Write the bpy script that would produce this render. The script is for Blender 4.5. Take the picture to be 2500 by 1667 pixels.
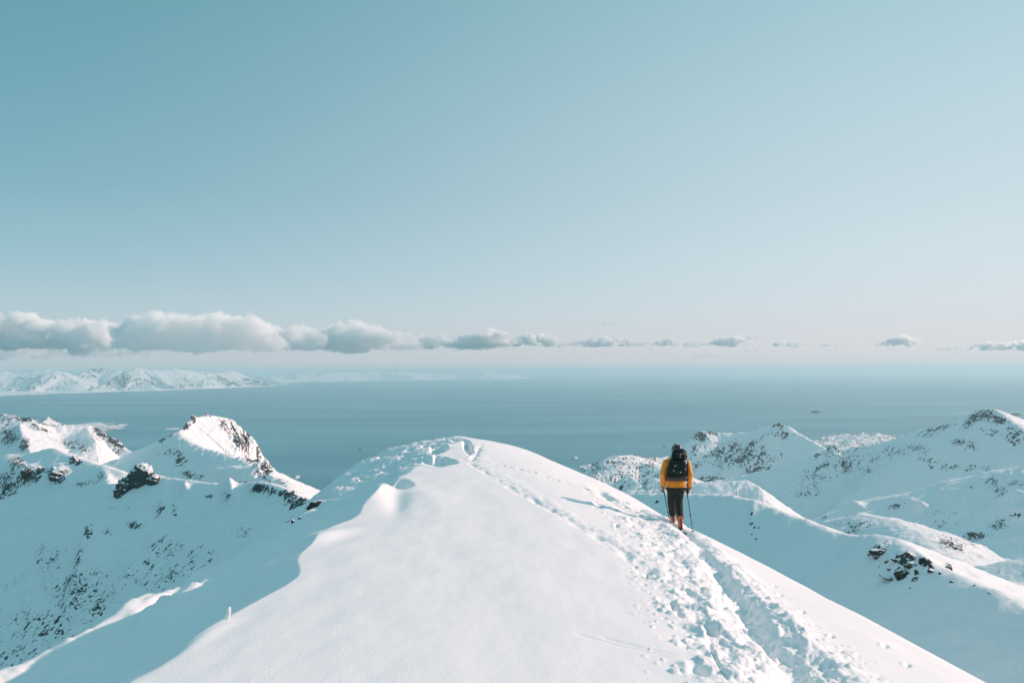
import bpy, bmesh, math, random
import numpy as np
from mathutils import Vector, Matrix

for o in list(bpy.data.objects):
    bpy.data.objects.remove(o)
SC = bpy.context.scene
COL = SC.collection

# ------------------------------------------------------------------ camera
F = 1944.0                      # focal length in pixels of the 2500 px wide photograph
CX, CY = 1250.0, 833.5
HOR = 907.0                     # height of the true horizon at the middle column
PITCH = math.atan((HOR - CY) / F)
ROLL = 0.0056
SEA = -600.0
_r = np.array([math.cos(ROLL), 0, -math.sin(ROLL)])
_f = np.array([0, math.cos(PITCH), math.sin(PITCH)])
_f = _f - _r * np.dot(_f, _r); _f /= np.linalg.norm(_f)
_u = np.cross(_r, _f)
cam = bpy.data.cameras.new('camera')
cam.sensor_width = 36.0
cam.lens = F / 2500.0 * 36.0
cam.clip_start = 0.1
cam.clip_end = 400000.0
camo = bpy.data.objects.new('camera', cam)
COL.objects.link(camo)
M = Matrix.Identity(4)
for i in range(3):
    M[i][0] = _r[i]; M[i][1] = _u[i]; M[i][2] = -_f[i]
camo.matrix_world = M
SC.camera = camo

# ------------------------------------------------------------------ light, exposure
SUN_AZ, SUN_EL = math.radians(80.0), math.radians(22.5)     # azimuth to the right of the view direction
sun_dir = Vector((math.sin(SUN_AZ) * math.cos(SUN_EL), math.cos(SUN_AZ) * math.cos(SUN_EL), math.sin(SUN_EL)))
sl = bpy.data.lights.new('sun', 'SUN')
sl.energy = 4.2
sl.color = (1.0, 0.67, 0.585)
sl.angle = math.radians(0.6)
so = bpy.data.objects.new('sun', sl)
so.rotation_euler = sun_dir.to_track_quat('Z', 'Y').to_euler()
COL.objects.link(so)

SC.view_settings.view_transform = 'Standard'
SC.view_settings.look = 'None'
SC.view_settings.exposure = 0.05
SC.view_settings.gamma = 1.0
SC.cycles.max_bounces = 32
SC.cycles.diffuse_bounces = 3
SC.cycles.glossy_bounces = 3
SC.cycles.transmission_bounces = 4
SC.cycles.volume_bounces = 32
SC.cycles.transparent_max_bounces = 8
SC.cycles.use_denoising = True
SC.cycles.use_adaptive_sampling = True
SC.cycles.adaptive_threshold = 0.01


def lin(r, g, b):
    def c(v):
        v /= 255.0
        return v / 12.92 if v <= 0.04045 else ((v + 0.055) / 1.055) ** 2.4
    return (c(r), c(g), c(b), 1.0)


W = bpy.data.worlds.new('World')
SC.world = W
W.use_nodes = True
nt = W.node_tree
nt.nodes.clear()
out = nt.nodes.new('ShaderNodeOutputWorld')
bg = nt.nodes.new('ShaderNodeBackground')
bg.inputs['Strength'].default_value = 0.1
sky = nt.nodes.new('ShaderNodeTexSky')
sky.sky_type = 'NISHITA'
sky.sun_disc = False
sky.sun_elevation = SUN_EL
sky.sun_rotation = SUN_AZ
sky.altitude = 600
tc = nt.nodes.new('ShaderNodeTexCoord')
sep = nt.nodes.new('ShaderNodeSeparateXYZ')
nt.links.new(tc.outputs['Generated'], sep.inputs[0])


def ramp(stops):
    n = nt.nodes.new('ShaderNodeValToRGB')
    n.color_ramp.interpolation = 'EASE' if False else 'LINEAR'
    e = n.color_ramp.elements
    while len(e) < len(stops):
        e.new(0.5)
    for el, (p, c) in zip(e, stops):
        el.position = p
        el.color = c
    nt.links.new(sep.outputs['Z'], n.inputs[0])
    return n


SKY_L = [(0.0, lin(198, 201, 208)), (0.030, lin(190, 199, 207)), (0.075, lin(174, 199, 208)), (0.13, lin(148, 188, 201)),
         (0.21, lin(122, 173, 188)), (0.31, lin(104, 161, 177)), (0.42, lin(88, 150, 166)), (0.62, lin(120, 175, 188)), (1.0, lin(114, 169, 183))]
SKY_R = [(0.0, lin(222, 214, 218)), (0.030, lin(219, 216, 220)), (0.075, lin(214, 221, 227)), (0.13, lin(209, 223, 230)),
         (0.21, lin(199, 218, 226)), (0.31, lin(186, 213, 222)), (0.42, lin(168, 204, 214)), (0.62, lin(140, 190, 202)), (1.0, lin(114, 169, 183))]
rl, rr = ramp(SKY_L), ramp(SKY_R)
mr = nt.nodes.new('ShaderNodeMapRange')
mr.interpolation_type = 'SMOOTHSTEP'
mr.inputs['From Min'].default_value = -0.75
mr.inputs['From Max'].default_value = 0.66
nt.links.new(sep.outputs['X'], mr.inputs['Value'])
mx = nt.nodes.new('ShaderNodeMix'); mx.data_type = 'RGBA'
nt.links.new(mr.outputs[0], mx.inputs[0])
nt.links.new(rl.outputs[0], mx.inputs[6])
nt.links.new(rr.outputs[0], mx.inputs[7])
sc10 = nt.nodes.new('ShaderNodeVectorMath'); sc10.operation = 'SCALE'
sc10.inputs['Scale'].default_value = 10.0
# away from the sun the sky is a deeper teal
my = nt.nodes.new('ShaderNodeMapRange'); my.interpolation_type = 'SMOOTHSTEP'
my.inputs['From Min'].default_value = -0.1; my.inputs['From Max'].default_value = 0.7
nt.links.new(sep.outputs['Y'], my.inputs['Value'])
deep = nt.nodes.new('ShaderNodeMix'); deep.data_type = 'RGBA'
deep.inputs[6].default_value = lin(124, 178, 192)
nt.links.new(my.outputs[0], deep.inputs[0]); nt.links.new(mx.outputs[2], deep.inputs[7])
nt.links.new(deep.outputs[2], sc10.inputs[0])
mx2 = nt.nodes.new('ShaderNodeMix'); mx2.data_type = 'RGBA'
mx2.inputs[0].default_value = 0.95          # graded teal sky over the physical one
nt.links.new(sky.outputs[0], mx2.inputs[6])
nt.links.new(sc10.outputs[0], mx2.inputs[7])
nt.links.new(mx2.outputs[2], bg.inputs[0])
nt.links.new(bg.outputs[0], out.inputs[0])

# ------------------------------------------------------------------ projection helpers
PI = math.pi


def pdir(px, py):
    px = np.asarray(px, float); py = np.asarray(py, float)
    a = (px - CX) / F; b = -(py - CY) / F
    d = a[..., None] * _r + b[..., None] * _u + _f
    return d


def at(px, py, dist):
    """point on the line of sight of pixel (px,py) at ground distance dist (along +Y)"""
    d = pdir(px, py)
    k = np.asarray(dist, float) / d[..., 1]
    return d * k[..., None]


def proj(x, y, z):
    xr = x * _r[0] + y * _r[1] + z * _r[2]
    yu = x * _u[0] + y * _u[1] + z * _u[2]
    zf = x * _f[0] + y * _f[1] + z * _f[2]
    zf = np.where(zf < 0.05, 0.05, zf)
    return CX + F * xr / zf, CY - F * yu / zf


# ------------------------------------------------------------------ noise
_rng = np.random.RandomState(7)
_perm = _rng.permutation(512)
_perm = np.concatenate([_perm, _perm, _perm])
_ang = _rng.rand(512) * 2 * PI
_gx, _gy = np.cos(_ang), np.sin(_ang)


def pnoise(x, y):
    xi = np.floor(x).astype(np.int64); yi = np.floor(y).astype(np.int64)
    xf = x - xi; yf = y - yi
    xi &= 511; yi &= 511
    x1 = (xi + 1) & 511; y1 = (yi + 1) & 511
    u = xf * xf * xf * (xf * (xf * 6 - 15) + 10)
    v = yf * yf * yf * (yf * (yf * 6 - 15) + 10)

    def g(a, b, dx, dy):
        h = _perm[_perm[a] + b] & 511
        return _gx[h] * dx + _gy[h] * dy
    n00 = g(xi, yi, xf, yf); n10 = g(x1, yi, xf - 1, yf)
    n01 = g(xi, y1, xf, yf - 1); n11 = g(x1, y1, xf - 1, yf - 1)
    a = n00 + u * (n10 - n00); b = n01 + u * (n11 - n01)
    return (a + v * (b - a)) * 1.5


def fbm(x, y, oct=5, gain=0.5, lac=2.03):
    s = 0; a = 1.0; t = 0
    for i in range(oct):
        s = s + a * pnoise(x + i * 17.3, y + i * 9.1); t += a
        a *= gain; x = x * lac; y = y * lac
    return s / t


def ridged(x, y, oct=5, gain=0.5, lac=2.03):
    s = 0; a = 1.0; t = 0
    for i in range(oct):
        s = s + a * (1 - np.abs(pnoise(x + i * 7.7, y + i * 3.3)) * 1.6); t += a
        a *= gain; x = x * lac; y = y * lac
    return s / t


def worley(x, y, seed=0):
    xi = np.floor(x).astype(np.int64); yi = np.floor(y).astype(np.int64)
    best = np.full(x.shape, 9.0); second = np.full(x.shape, 9.0); idv = np.zeros(x.shape)
    for dx in (-1, 0, 1):
        for dy in (-1, 0, 1):
            cx = xi + dx; cy = yi + dy
            h = _perm[_perm[(cx + seed) & 511] + (cy & 511)]
            fx = cx + ((h * 37) % 101) / 101.0; fy = cy + ((h * 71) % 97) / 97.0
            d = np.hypot(fx - x, fy - y)
            new = d < best
            second = np.where(new, best, np.minimum(second, d))
            idv = np.where(new, ((h * 53) % 89) / 89.0, idv)
            best = np.where(new, d, best)
    return best, second, idv


def sstep(a, b, x):
    t = np.clip((x - a) / (b - a), 0, 1)
    return t * t * (3 - 2 * t)


def smooth_interp(xq, xs, ys, w):
    """linear interpolation smoothed by averaging over a window w (can be an array)"""
    acc = 0
    offs = np.linspace(-1, 1, 7)
    ker = (1 - offs ** 2) + 0.05
    for o, k in zip(offs, ker):
        acc = acc + k * np.interp(xq + o * w, xs, ys)
    return acc / ker.sum()


# ------------------------------------------------------------------ object helpers
def tag(o, label=None, cat=None, group=None, kind=None):
    if label: o['label'] = label
    if cat: o['category'] = cat
    if group: o['group'] = group
    if kind: o['kind'] = kind
    return o


def link(name, me, mat, parent=None, smooth=True):
    o = bpy.data.objects.new(name, me)
    COL.objects.link(o)
    if mat is not None:
        for m in (mat if isinstance(mat, (list, tuple)) else [mat]):
            me.materials.append(m)
    if smooth and len(me.polygons):
        me.polygons.foreach_set('use_smooth', np.ones(len(me.polygons), dtype=bool))
    if parent is not None:
        o.parent = parent
    return o


def grid_mesh(name, X, Y, Z, keep=None, attrs=None):
    """X,Y,Z (n,m) arrays -> quad mesh; keep = face mask (n-1,m-1)"""
    n, m = X.shape
    idx = np.arange(n * m).reshape(n, m)
    q = np.stack([idx[:-1, :-1], idx[:-1, 1:], idx[1:, 1:], idx[1:, :-1]], -1).reshape(-1, 4)
    if keep is not None:
        q = q[keep.reshape(-1)]
    used = np.zeros(n * m, bool); used[q.reshape(-1)] = True
    remap = np.cumsum(used) - 1
    co = np.stack([X, Y, Z], -1).reshape(-1, 3)[used].astype(np.float32)
    q = remap[q].astype(np.int32)
    me = bpy.data.meshes.new(name)
    me.vertices.add(len(co)); me.vertices.foreach_set('co', co.reshape(-1))
    me.loops.add(q.size); me.loops.foreach_set('vertex_index', q.reshape(-1))
    me.polygons.add(len(q)); me.polygons.foreach_set('loop_start', np.arange(0, q.size, 4, dtype=np.int32))
    me.update(calc_edges=True)
    for k, v in (attrs or {}).items():
        a = me.attributes.new(k, 'FLOAT', 'POINT')
        a.data.foreach_set('value', v.reshape(-1)[used].astype(np.float32))
    return me


# ------------------------------------------------------------------ materials
def new_mat(name):
    m = bpy.data.materials.new(name); m.use_nodes = True
    t = m.node_tree
    b = t.nodes['Principled BSDF']
    return m, t, b


def plain(name, col, rough=0.6, metal=0.0, noise=0.0, scale=20.0, bump=0.0, bscale=60.0, spec=0.5, coat=0.0):
    m, t, b = new_mat(name)
    b.inputs['Base Color'].default_value = (*col, 1)
    b.inputs['Roughness'].default_value = rough
    b.inputs['Metallic'].default_value = metal
    b.inputs['Specular IOR Level'].default_value = spec
    b.inputs['Coat Weight'].default_value = coat
    tcn = t.nodes.new('ShaderNodeTexCoord')
    if noise:
        n = t.nodes.new('ShaderNodeTexNoise'); n.inputs['Scale'].default_value = scale; n.inputs['Detail'].default_value = 4
        t.links.new(tcn.outputs['Object'], n.inputs['Vector'])
        mp = t.nodes.new('ShaderNodeMix'); mp.data_type = 'RGBA'
        mp.inputs[6].default_value = (*[c * (1 - noise) for c in col], 1)
        mp.inputs[7].default_value = (*[min(1, c * (1 + noise)) for c in col], 1)
        t.links.new(n.outputs[0], mp.inputs[0]); t.links.new(mp.outputs[2], b.inputs['Base Color'])
    if bump:
        n = t.nodes.new('ShaderNodeTexNoise'); n.inputs['Scale'].default_value = bscale; n.inputs['Detail'].default_value = 3
        t.links.new(tcn.outputs['Object'], n.inputs['Vector'])
        bp = t.nodes.new('ShaderNodeBump'); bp.inputs['Strength'].default_value = bump; bp.inputs['Distance'].default_value = 0.02
        t.links.new(n.outputs[0], bp.inputs['Height']); t.links.new(bp.outputs[0], b.inputs['Normal'])
    return m


SNOW = (0.885, 0.865, 0.872)


def snow_material(name):
    m, t, b = new_mat(name)
    b.inputs['Base Color'].default_value = (*SNOW, 1)
    b.inputs['Roughness'].default_value = 0.65
    b.inputs['Specular IOR Level'].default_value = 0.25
    g = t.nodes.new('ShaderNodeNewGeometry')
    n1 = t.nodes.new('ShaderNodeTexNoise'); n1.inputs['Scale'].default_value = 5.0; n1.inputs['Detail'].default_value = 5
    n2 = t.nodes.new('ShaderNodeTexNoise'); n2.inputs['Scale'].default_value = 45.0; n2.inputs['Detail'].default_value = 3
    mp = t.nodes.new('ShaderNodeMapping'); mp.inputs['Scale'].default_value = (1, 0.45, 1)
    t.links.new(g.outputs['Position'], mp.inputs[0])
    t.links.new(mp.outputs[0], n1.inputs['Vector']); t.links.new(g.outputs['Position'], n2.inputs['Vector'])
    b1 = t.nodes.new('ShaderNodeBump'); b1.inputs['Strength'].default_value = 0.12; b1.inputs['Distance'].default_value = 0.03
    b2 = t.nodes.new('ShaderNodeBump'); b2.inputs['Strength'].default_value = 0.45; b2.inputs['Distance'].default_value = 0.006
    t.links.new(n1.outputs[0], b1.inputs['Height']); t.links.new(n2.outputs[0], b2.inputs['Height'])
    t.links.new(b1.outputs[0], b2.inputs['Normal']); t.links.new(b2.outputs[0], b.inputs['Normal'])
    return m


def mountain_material(name, unit, rock=(0.030, 0.042, 0.043), rock2=(0.075, 0.085, 0.082), use_slope=False, snow_at=0.62):
    """snow with rock where the vertex attribute 'rock' (broken up by fine noise) is high; unit = size of the finest break-up in metres"""
    m, t, b = new_mat(name)
    L = t.links.new
    g = t.nodes.new('ShaderNodeNewGeometry')
    n1 = t.nodes.new('ShaderNodeTexNoise'); n1.inputs['Scale'].default_value = 1.0 / unit; n1.inputs['Detail'].default_value = 6
    n1.inputs['Roughness'].default_value = 0.62
    L(g.outputs['Position'], n1.inputs['Vector'])
    if use_slope:
        sp = t.nodes.new('ShaderNodeSeparateXYZ'); L(g.outputs['Normal'], sp.inputs[0])
        src = t.nodes.new('ShaderNodeMath'); src.operation = 'SUBTRACT'; src.inputs[0].default_value = 0.5 + snow_at
        L(sp.outputs['Z'], src.inputs[1])
    else:
        src = t.nodes.new('ShaderNodeAttribute'); src.attribute_name = 'rock'
    srco = src.outputs['Fac'] if not use_slope else src.outputs[0]
    ad = t.nodes.new('ShaderNodeMath'); ad.operation = 'MULTIPLY_ADD'
    L(n1.outputs[0], ad.inputs[0]); ad.inputs[1].default_value = 0.9 if use_slope else 1.9
    L(srco, ad.inputs[2])
    mr_ = t.nodes.new('ShaderNodeMapRange'); mr_.interpolation_type = 'SMOOTHSTEP'
    mr_.inputs['From Min'].default_value = 0.90 if use_slope else 1.40; mr_.inputs['From Max'].default_value = 1.02 if use_slope else 1.50
    L(ad.outputs[0], mr_.inputs['Value'])
    n2 = t.nodes.new('ShaderNodeTexNoise'); n2.inputs['Scale'].default_value = 0.35 / unit; n2.inputs['Detail'].default_value = 5
    L(g.outputs['Position'], n2.inputs['Vector'])
    rc = t.nodes.new('ShaderNodeMix'); rc.data_type = 'RGBA'
    rc.inputs[6].default_value = (*rock, 1); rc.inputs[7].default_value = (*rock2, 1)
    L(n2.outputs[0], rc.inputs[0])
    mxx = t.nodes.new('ShaderNodeMix'); mxx.data_type = 'RGBA'
    mxx.inputs[6].default_value = (*SNOW, 1)
    L(mr_.outputs[0], mxx.inputs[0]); L(rc.outputs[2], mxx.inputs[7])
    L(mxx.outputs[2], b.inputs['Base Color'])
    b.inputs['Roughness'].default_value = 0.75
    b.inputs['Specular IOR Level'].default_value = 0.2
    bp = t.nodes.new('ShaderNodeBump'); bp.inputs['Strength'].default_value = 0.35; bp.inputs['Distance'].default_value = unit * 0.6
    L(n1.outputs[0], bp.inputs['Height']); L(bp.outputs[0], b.inputs['Normal'])
    return m


M_SNOW = snow_material('snow')

# ================================================================== FOREGROUND RIDGE
CRY = np.array([-4, 2, 4.5, 6, 8, 11.5, 17, 22, 26, 32, 38, 44, 52, 60, 80.])
CRX = np.array([-1.6, -1.8, -2.1, -2.3, -2.4, -2.72, -2.84, -2.75, -2.67, -2.6, -2.5, -2.5, -2.5, -2.5, -2.5])
CRZ = np.array([-1.65, -1.68, -1.77, -1.92, -2.1, -2.4, -2.57, -2.66, -2.78, -2.93, -3.10, -3.6, -5.5, -9, -22.])
_R = np.array([(1200, 1074, 39.5), (1290, 1098, 38), (1360, 1130, 36), (1440, 1163, 34), (1500, 1190, 31), (1560, 1222, 27), (1600, 1250, 24),
               (1640, 1272, 21.8), (1700, 1297, 20), (1740, 1315, 19), (1800, 1345, 17.3), (1900, 1397, 15), (2000, 1452, 13),
               (2100, 1506, 11.6), (2250, 1585, 9.8), (2400, 1662, 8.4), (2500, 1715, 7.6)])
_RP = at(_R[:, 0], _R[:, 1], _R[:, 2])[::-1]
RY = np.concatenate([[-4, 3], _RP[:, 1], [42, 50, 80]])
RX = np.concatenate([[4.4, 4.7], _RP[:, 0], [-0.8, -0.6, 0]])
RZ = np.concatenate([[-2.5, -2.7], _RP[:, 2], [-4.4, -7, -24]])
_L = np.array([(0, 1653, 11.5), (150, 1602, 12.7), (282, 1524, 14.4), (408, 1473, 16.2), (544, 1395, 19), (646, 1303, 22.5), (697, 1269, 25),
               (740, 1240, 27), (800, 1200, 31), (860, 1150, 35), (900, 1120, 37), (960, 1092, 38.5), (1060, 1068, 39.3)])
_LP = at(_L[:, 0], _L[:, 1], _L[:, 2])
LY = np.concatenate([[-4, 6], _LP[:, 1], [44, 52, 80]])
LX = np.concatenate([[-7.5, -7.5], _LP[:, 0], [-3.8, -3.8, -4]])
LZ = np.concatenate([[-4.2, -4.3], _LP[:, 2], [-4.0, -6, -24]])


def fg_base(x, y):
    w = np.clip(0.12 * y, 0.5, 3.0)
    xc = smooth_interp(y, CRY, CRX, w); zc = smooth_interp(y, CRY, CRZ, w)
    w2 = np.clip(0.05 * y, 0.3, 1.2)
    xr = smooth_interp(y, RY, RX, w2); zr = smooth_interp(y, RY, RZ, w2)
    xl = smooth_interp(y, LY, LX, w2); zl = smooth_interp(y, LY, LZ, w2)
    # the crest line wanders a little
    xc = xc + 0.14 * np.sin(y * 0.9 + 0.6) * np.exp(-((y - 9) / 7) ** 2) + 0.06 * np.sin(y * 2.3 + 1.0) * np.exp(-((y - 11) / 5) ** 2) + 0.06 * np.sin(y * 1.55) * np.exp(-((y - 20) / 6) ** 2)
    s = x - xc
    # right side
    S = np.maximum(xr - xc, 0.6); D = zc - zr
    t = np.clip(s / S, 0, None)
    p = np.interp(y, [0, 20, 30, 38, 80], [2.2, 2.2, 1.8, 1.5, 1.5])
    tin = np.minimum(t, 1.0)
    zR = zc - D * tin ** p
    e = np.maximum(s - S, 0)
    sl0 = p * D / S + 0.12
    zR = zR - sl0 * e - 0.30 * (np.sqrt(e * e + 1.2 ** 2) - 1.2) - 0.25 * np.maximum(e - 2, 0)
    # left side: round lip, steep wind scoop, flatter shelf, then the break to the cliffs
    SL = np.maximum(xc - xl, 0.4); DL = zc - zl
    q = np.clip(-s / SL, 0, None)
    qi = np.minimum(q, 1)
    scoop = 1 - (1 - qi) ** 1.5
    lip = sstep(0.0, 0.22, qi)
    shape = (scoop * lip + qi * (1 - lip)) * 0.98 + 0.02 * qi
    # beyond the pointed drift the flank rounds over gently and stays in the sun
    gentle = sstep(20.0, 26.0, y)
    shape = shape * (1 - gentle) + qi ** 1.35 * gentle
    zL = zc - DL * shape
    e2 = np.maximum(-s - SL, 0)
    zL = zL - 0.42 * e2 - 0.55 * (np.sqrt(e2 * e2 + 0.9 ** 2) - 0.9) - 0.25 * np.maximum(e2 - 4, 0)
    z = np.where(s >= 0, zR, zL)
    return z, s, S, SL


def fg_hit(px, py):
    """first hit of the line of sight with the base surface"""
    d = pdir(np.array([px]), np.array([py]))[0]
    ys = np.exp(np.linspace(math.log(2.0), math.log(70), 3000))
    P = d[None, :] / d[1] * ys[:, None]
    z, _, _, _ = fg_base(P[:, 0], P[:, 1])
    below = np.where(P[:, 2] < z)[0]
    i = below[0] if len(below) else np.argmin(P[:, 2] - z)
    return P[i]


# trampled track (centre, half width in pixels)
_T = [(2010, 1760, 300), (1925, 1667, 225), (1850, 1560, 195), (1775, 1470, 165), (1700, 1390, 130), (1640, 1330, 108), (1590, 1285, 95), (1530, 1238, 64),
      (1450, 1202, 42), (1370, 1174, 34), (1290, 1151, 28), (1210, 1133, 20), (1150, 1124, 14)]
TP = np.array([fg_hit(a, b) for a, b, _ in _T]); TW = np.array([w * p[1] / F for (_, _, w), p in zip(_T, TP)])
_G = [(2010, 1760), (1960, 1667), (1900, 1590), (1850, 1525), (1800, 1455), (1755, 1400), (1715, 1345), (1680, 1300), (1640, 1272), (1600, 1256), (1550, 1240), (1490, 1218)]
GP = np.array([fg_hit(a, b) for a, b in _G])


_H = [(1640, 1455), (1600, 1420), (1560, 1383), (1500, 1338), (1430, 1292), (1330, 1237), (1250, 1192), (1200, 1160), (1150, 1132)]
HP = np.array([fg_hit(a, b) for a, b in _H])


def along(path, extra, y):
    o = np.argsort(path[:, 1])
    return np.interp(y, path[o, 1], path[o, 0]), np.interp(y, path[o, 1], extra[o])


# soft bumps and scoops, placed by where they are seen: px, py, rx, ry, tilt(deg), height(m), sharpness
BL = [
    (922, 1206, 60, 24, -24, 0.24, 3), (968, 1222, 26, 30, 20, -0.08, 1),
    (1030, 1208, 70, 14, 6, 0.05, 1),
    (972, 1182, 30, 11, 4, -0.22, 2),
    
    (790, 1315, 60, 12, -15, 0.07, 1),
    (480, 1560, 90, 16, -28, 0.04, 1), (400, 1600, 110, 14, -28, -0.06, 1),
]
SCAL = [  # wind scallops: a steep wall facing left/near; px, py, rx, ry, tilt, depth
    (1062, 1126, 52, 12, 2, 0.34), (1068, 1099, 26, 11, -20, 0.42), (1142, 1092, 11, 21, -24, 0.40), (1110, 1073, 30, 4, 0, 0.30),
    (945, 1146, 34, 8, -8, 0.30), (952, 1157, 16, 5, 0, 0.2), (990, 1136, 18, 4, -12, 0.2), (990, 1115, 9, 4, 0, .2), (970, 1117, 9, 3, 0, .2),
    (886, 1177, 12, 4, -10, 0.16), (918, 1168, 12, 3, -12, 0.14), (955, 1166, 16, 3, -12, 0.14), (1040, 1092, 12, 3, -8, .18), (1000, 1104, 14, 3, -8, .16),
    (850, 1196, 12, 4, -20, 0.14), (905, 1150, 10, 3, -12, .14), (870, 1160, 10, 3, -15, .14),
]


def blob(pxs, pys, cx, cy, rx, ry, tilt):
    c, s = math.cos(math.radians(tilt)), math.sin(math.radians(tilt))
    dx = pxs - cx; dy = pys - cy
    a = (dx * c + dy * s) / rx; b = (-dx * s + dy * c) / ry
    return a, b


def fg_height(x, y, detail=True):
    z, s, S, SL = fg_base(x, y)
    px, py = proj(x, y, z)
    for cx, cy, rx, ry, tl, h, k in BL:
        a, b = blob(px, py, cx, cy, rx, ry, tl)
        d2 = a * a + b * b
        z = z + h * (np.exp(-1.6 * np.sqrt(d2 + 0.015)) if k == 3 else np.exp(-d2 ** k))
    nz = fbm(px * 0.05, py * 0.09, 3)
    for cx, cy, rx, ry, tl, h in SCAL:
        a, b = blob(px, py, cx, cy, rx, ry, tl)
        d = np.sqrt(a * a + b * b) + 0.22 * nz
        inside = 1 - sstep(0.72, 1.05, d)
        # deepest under the far/right wall, running out level toward the near/left
        prof = np.clip(0.55 + 0.35 * a - 0.35 * b, 0.12, 1)
        z = z - h * inside * prof
    if not detail:
        return z
    # broad soft unevenness of wind-packed snow
    z = z + 0.035 * fbm(x * 0.55, y * 0.3, 3) * sstep(2, 8, y) + 0.008 * fbm(x * 2.2, y * 0.9, 3)
    # sastrugi on the wind-scoured left flank and on the far shoulder
    q = np.clip(-s / SL, 0, 2)
    far = sstep(19, 26, y) * sstep(1.0, -1.2, s)
    left = sstep(0.28, 0.6, q)
    wx = x * 0.42 + 0.5 * fbm(x * .3, y * .3, 2); wy = y * 1.05 + 0.35 * x
    sas = ridged(wx, wy, 4, 0.5)
    z = z + (0.05 * left + 0.055 * far) * (sas - 0.55) * 1.8
    st = fbm(x * 0.34 + 7, y * 0.8 + 0.3 * x, 3)
    z = z + 0.13 * far * (sstep(-0.03, 0.03, st) - 0.5) + 0.08 * far * (sstep(0.16, 0.2, st) - 0.5)
    # long drift lips catching the sun on the shaded flank
    for off, y0, y1, amp in ((0.22, 8, 12, 0.12), (0.34, 12, 17, 0.20), (0.52, 11, 19, 0.33), (0.78, 8, 14, 0.36), (0.62, 6, 10, 0.26), (0.90, 13, 19, 0.30), (0.70, 18, 25, 0.28), (0.95, 6, 9, 0.3)):
        wob = 0.07 * np.sin(y * 0.7 + off * 9) + 0.05 * fbm(y * .4, y * 0 + off * 7, 2)
        dq = (q - off - wob) * SL
        lipm = sstep(y0 - 1.5, y0 + 1, y) * sstep(y1 + 2, y1 - 1, y)
        z = z + amp * lipm * np.where(dq > 0, np.exp(-(dq / 0.14) ** 2), np.exp(-(dq / 0.55) ** 2)) * (1 + 0.5 * fbm(x * 1.3, y * .5, 3))
    # rough break to the cliffs
    z = z + 0.5 * sstep(1.05, 1.9, q) * (ridged(x * .5, y * .28, 4) - .6)
    # trampled band
    tx, tw = along(TP, TW, y)
    m0 = (x - tx) / tw
    wn = 0.35 * fbm(x * 1.3, y * 1.0, 3)
    near = sstep(4, 6, y) * sstep(37, 31, y)
    band = sstep(1.08, 0.55, np.abs(m0) + wn) * near
    bi = band > 0.001
    dz = np.zeros_like(z)
    xb, yb = x[bi], y[bi]
    def billow(a, b, o, seed):
        t = 0; am = 1.0; n = 0
        for k in range(o):
            t = t + am * (np.abs(pnoise(a + seed + k * 11.1, b + k * 5.7)) * 2 - 0.5); n += am
            a = a * 2.05; b = b * 2.05; am *= 0.62
        return t / n
    wxb = xb + 0.12 * fbm(xb * 3, yb * 2.2, 2); wyb = yb + 0.2 * fbm(xb * 3 + 5, yb * 2.2, 2)
    lump = billow(wxb * 1.9, wyb * 1.15, 5, 3.0)
    f1, f2, cid = worley(wxb * 4.2, wyb * 2.9, 2)
    chunk = (cid - 0.45) * sstep(0.0, 0.16, f2 - f1)
    big = fbm(xb * 0.9, yb * 0.6, 3)
    soft = np.interp(yb, [4, 9, 16, 24, 36], [1.0, 1.0, 1.0, 0.8, 0.55])
    edge = sstep(0.1, 0.9, np.abs(m0[bi]))
    dz[bi] = band[bi] * soft * (0.070 * lump + 0.046 * chunk + 0.050 * big + 0.038 * fbm(xb * 7, yb * 5, 4) - 0.05 + 0.06 * edge)
    # scattered crumbs thrown beside the band
    crumb_m = sstep(1.6, 0.95, np.abs(m0) + wn * 0.6) * near * (1 - 0.6 * band)
    ci = crumb_m > 0.01
    xb, yb = x[ci], y[ci]
    for fr, hh, sd in ((6.0, 0.028, 5), (11.0, 0.018, 9)):
        f1, f2, cid = worley(xb * fr + 0.3 * fbm(xb * 9, yb * 7, 2), yb * fr * .6, sd)
        thr = 0.16 + 0.22 * crumb_m[ci] * cid
        dz[ci] += np.where(cid > 0.66, hh, 0.0) * sstep(thr, thr * 0.3, f1) * crumb_m[ci] ** 0.5
        dz[ci] -= np.where(cid < 0.12 * crumb_m[ci], hh * 0.9, 0.0) * sstep(0.34, 0.1, f1)
    z = z + dz
    # the deep furrow on the right of the band, walked by the skier
    gx, _ = along(GP, GP[:, 0], y)
    gx = gx + 0.05 * np.sin(y * 2.1) + 0.05 * fbm(y * 1.3, y * 0, 2)
    dg = x - gx
    gm = sstep(4, 5.5, y) * sstep(25.5, 23, y)
    gn = fbm(y * 0.9 + 3, y * 0, 3)
    wd = 0.13 + 0.05 * gn + 0.05 * fbm(x * 2.5, y * 2.5, 3)
    side = fbm(x * 2.6, y * 1.7, 4)
    z = z - (0.11 + 0.06 * gn) * gm * np.exp(-np.abs(dg / np.maximum(wd, .05)) ** 2.5) * (1 + 0.7 * side) \
        + 0.045 * gm * np.exp(-((dg - 0.38) / 0.22) ** 2) * (1 + 2.2 * side) + 0.04 * gm * np.exp(-((dg + 0.40) / 0.16) ** 2)
    # narrow slot along the left edge of the trampled ground beyond the skier
    hx, _ = along(HP, HP[:, 0], y)
    dh = x - hx + 0.06 * fbm(y * 1.6, y * 0 + 3, 3)
    hm = sstep(8, 11, y) * sstep(34, 27, y)
    rag = fbm(x * 3.2, y * 2.0, 4)
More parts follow.
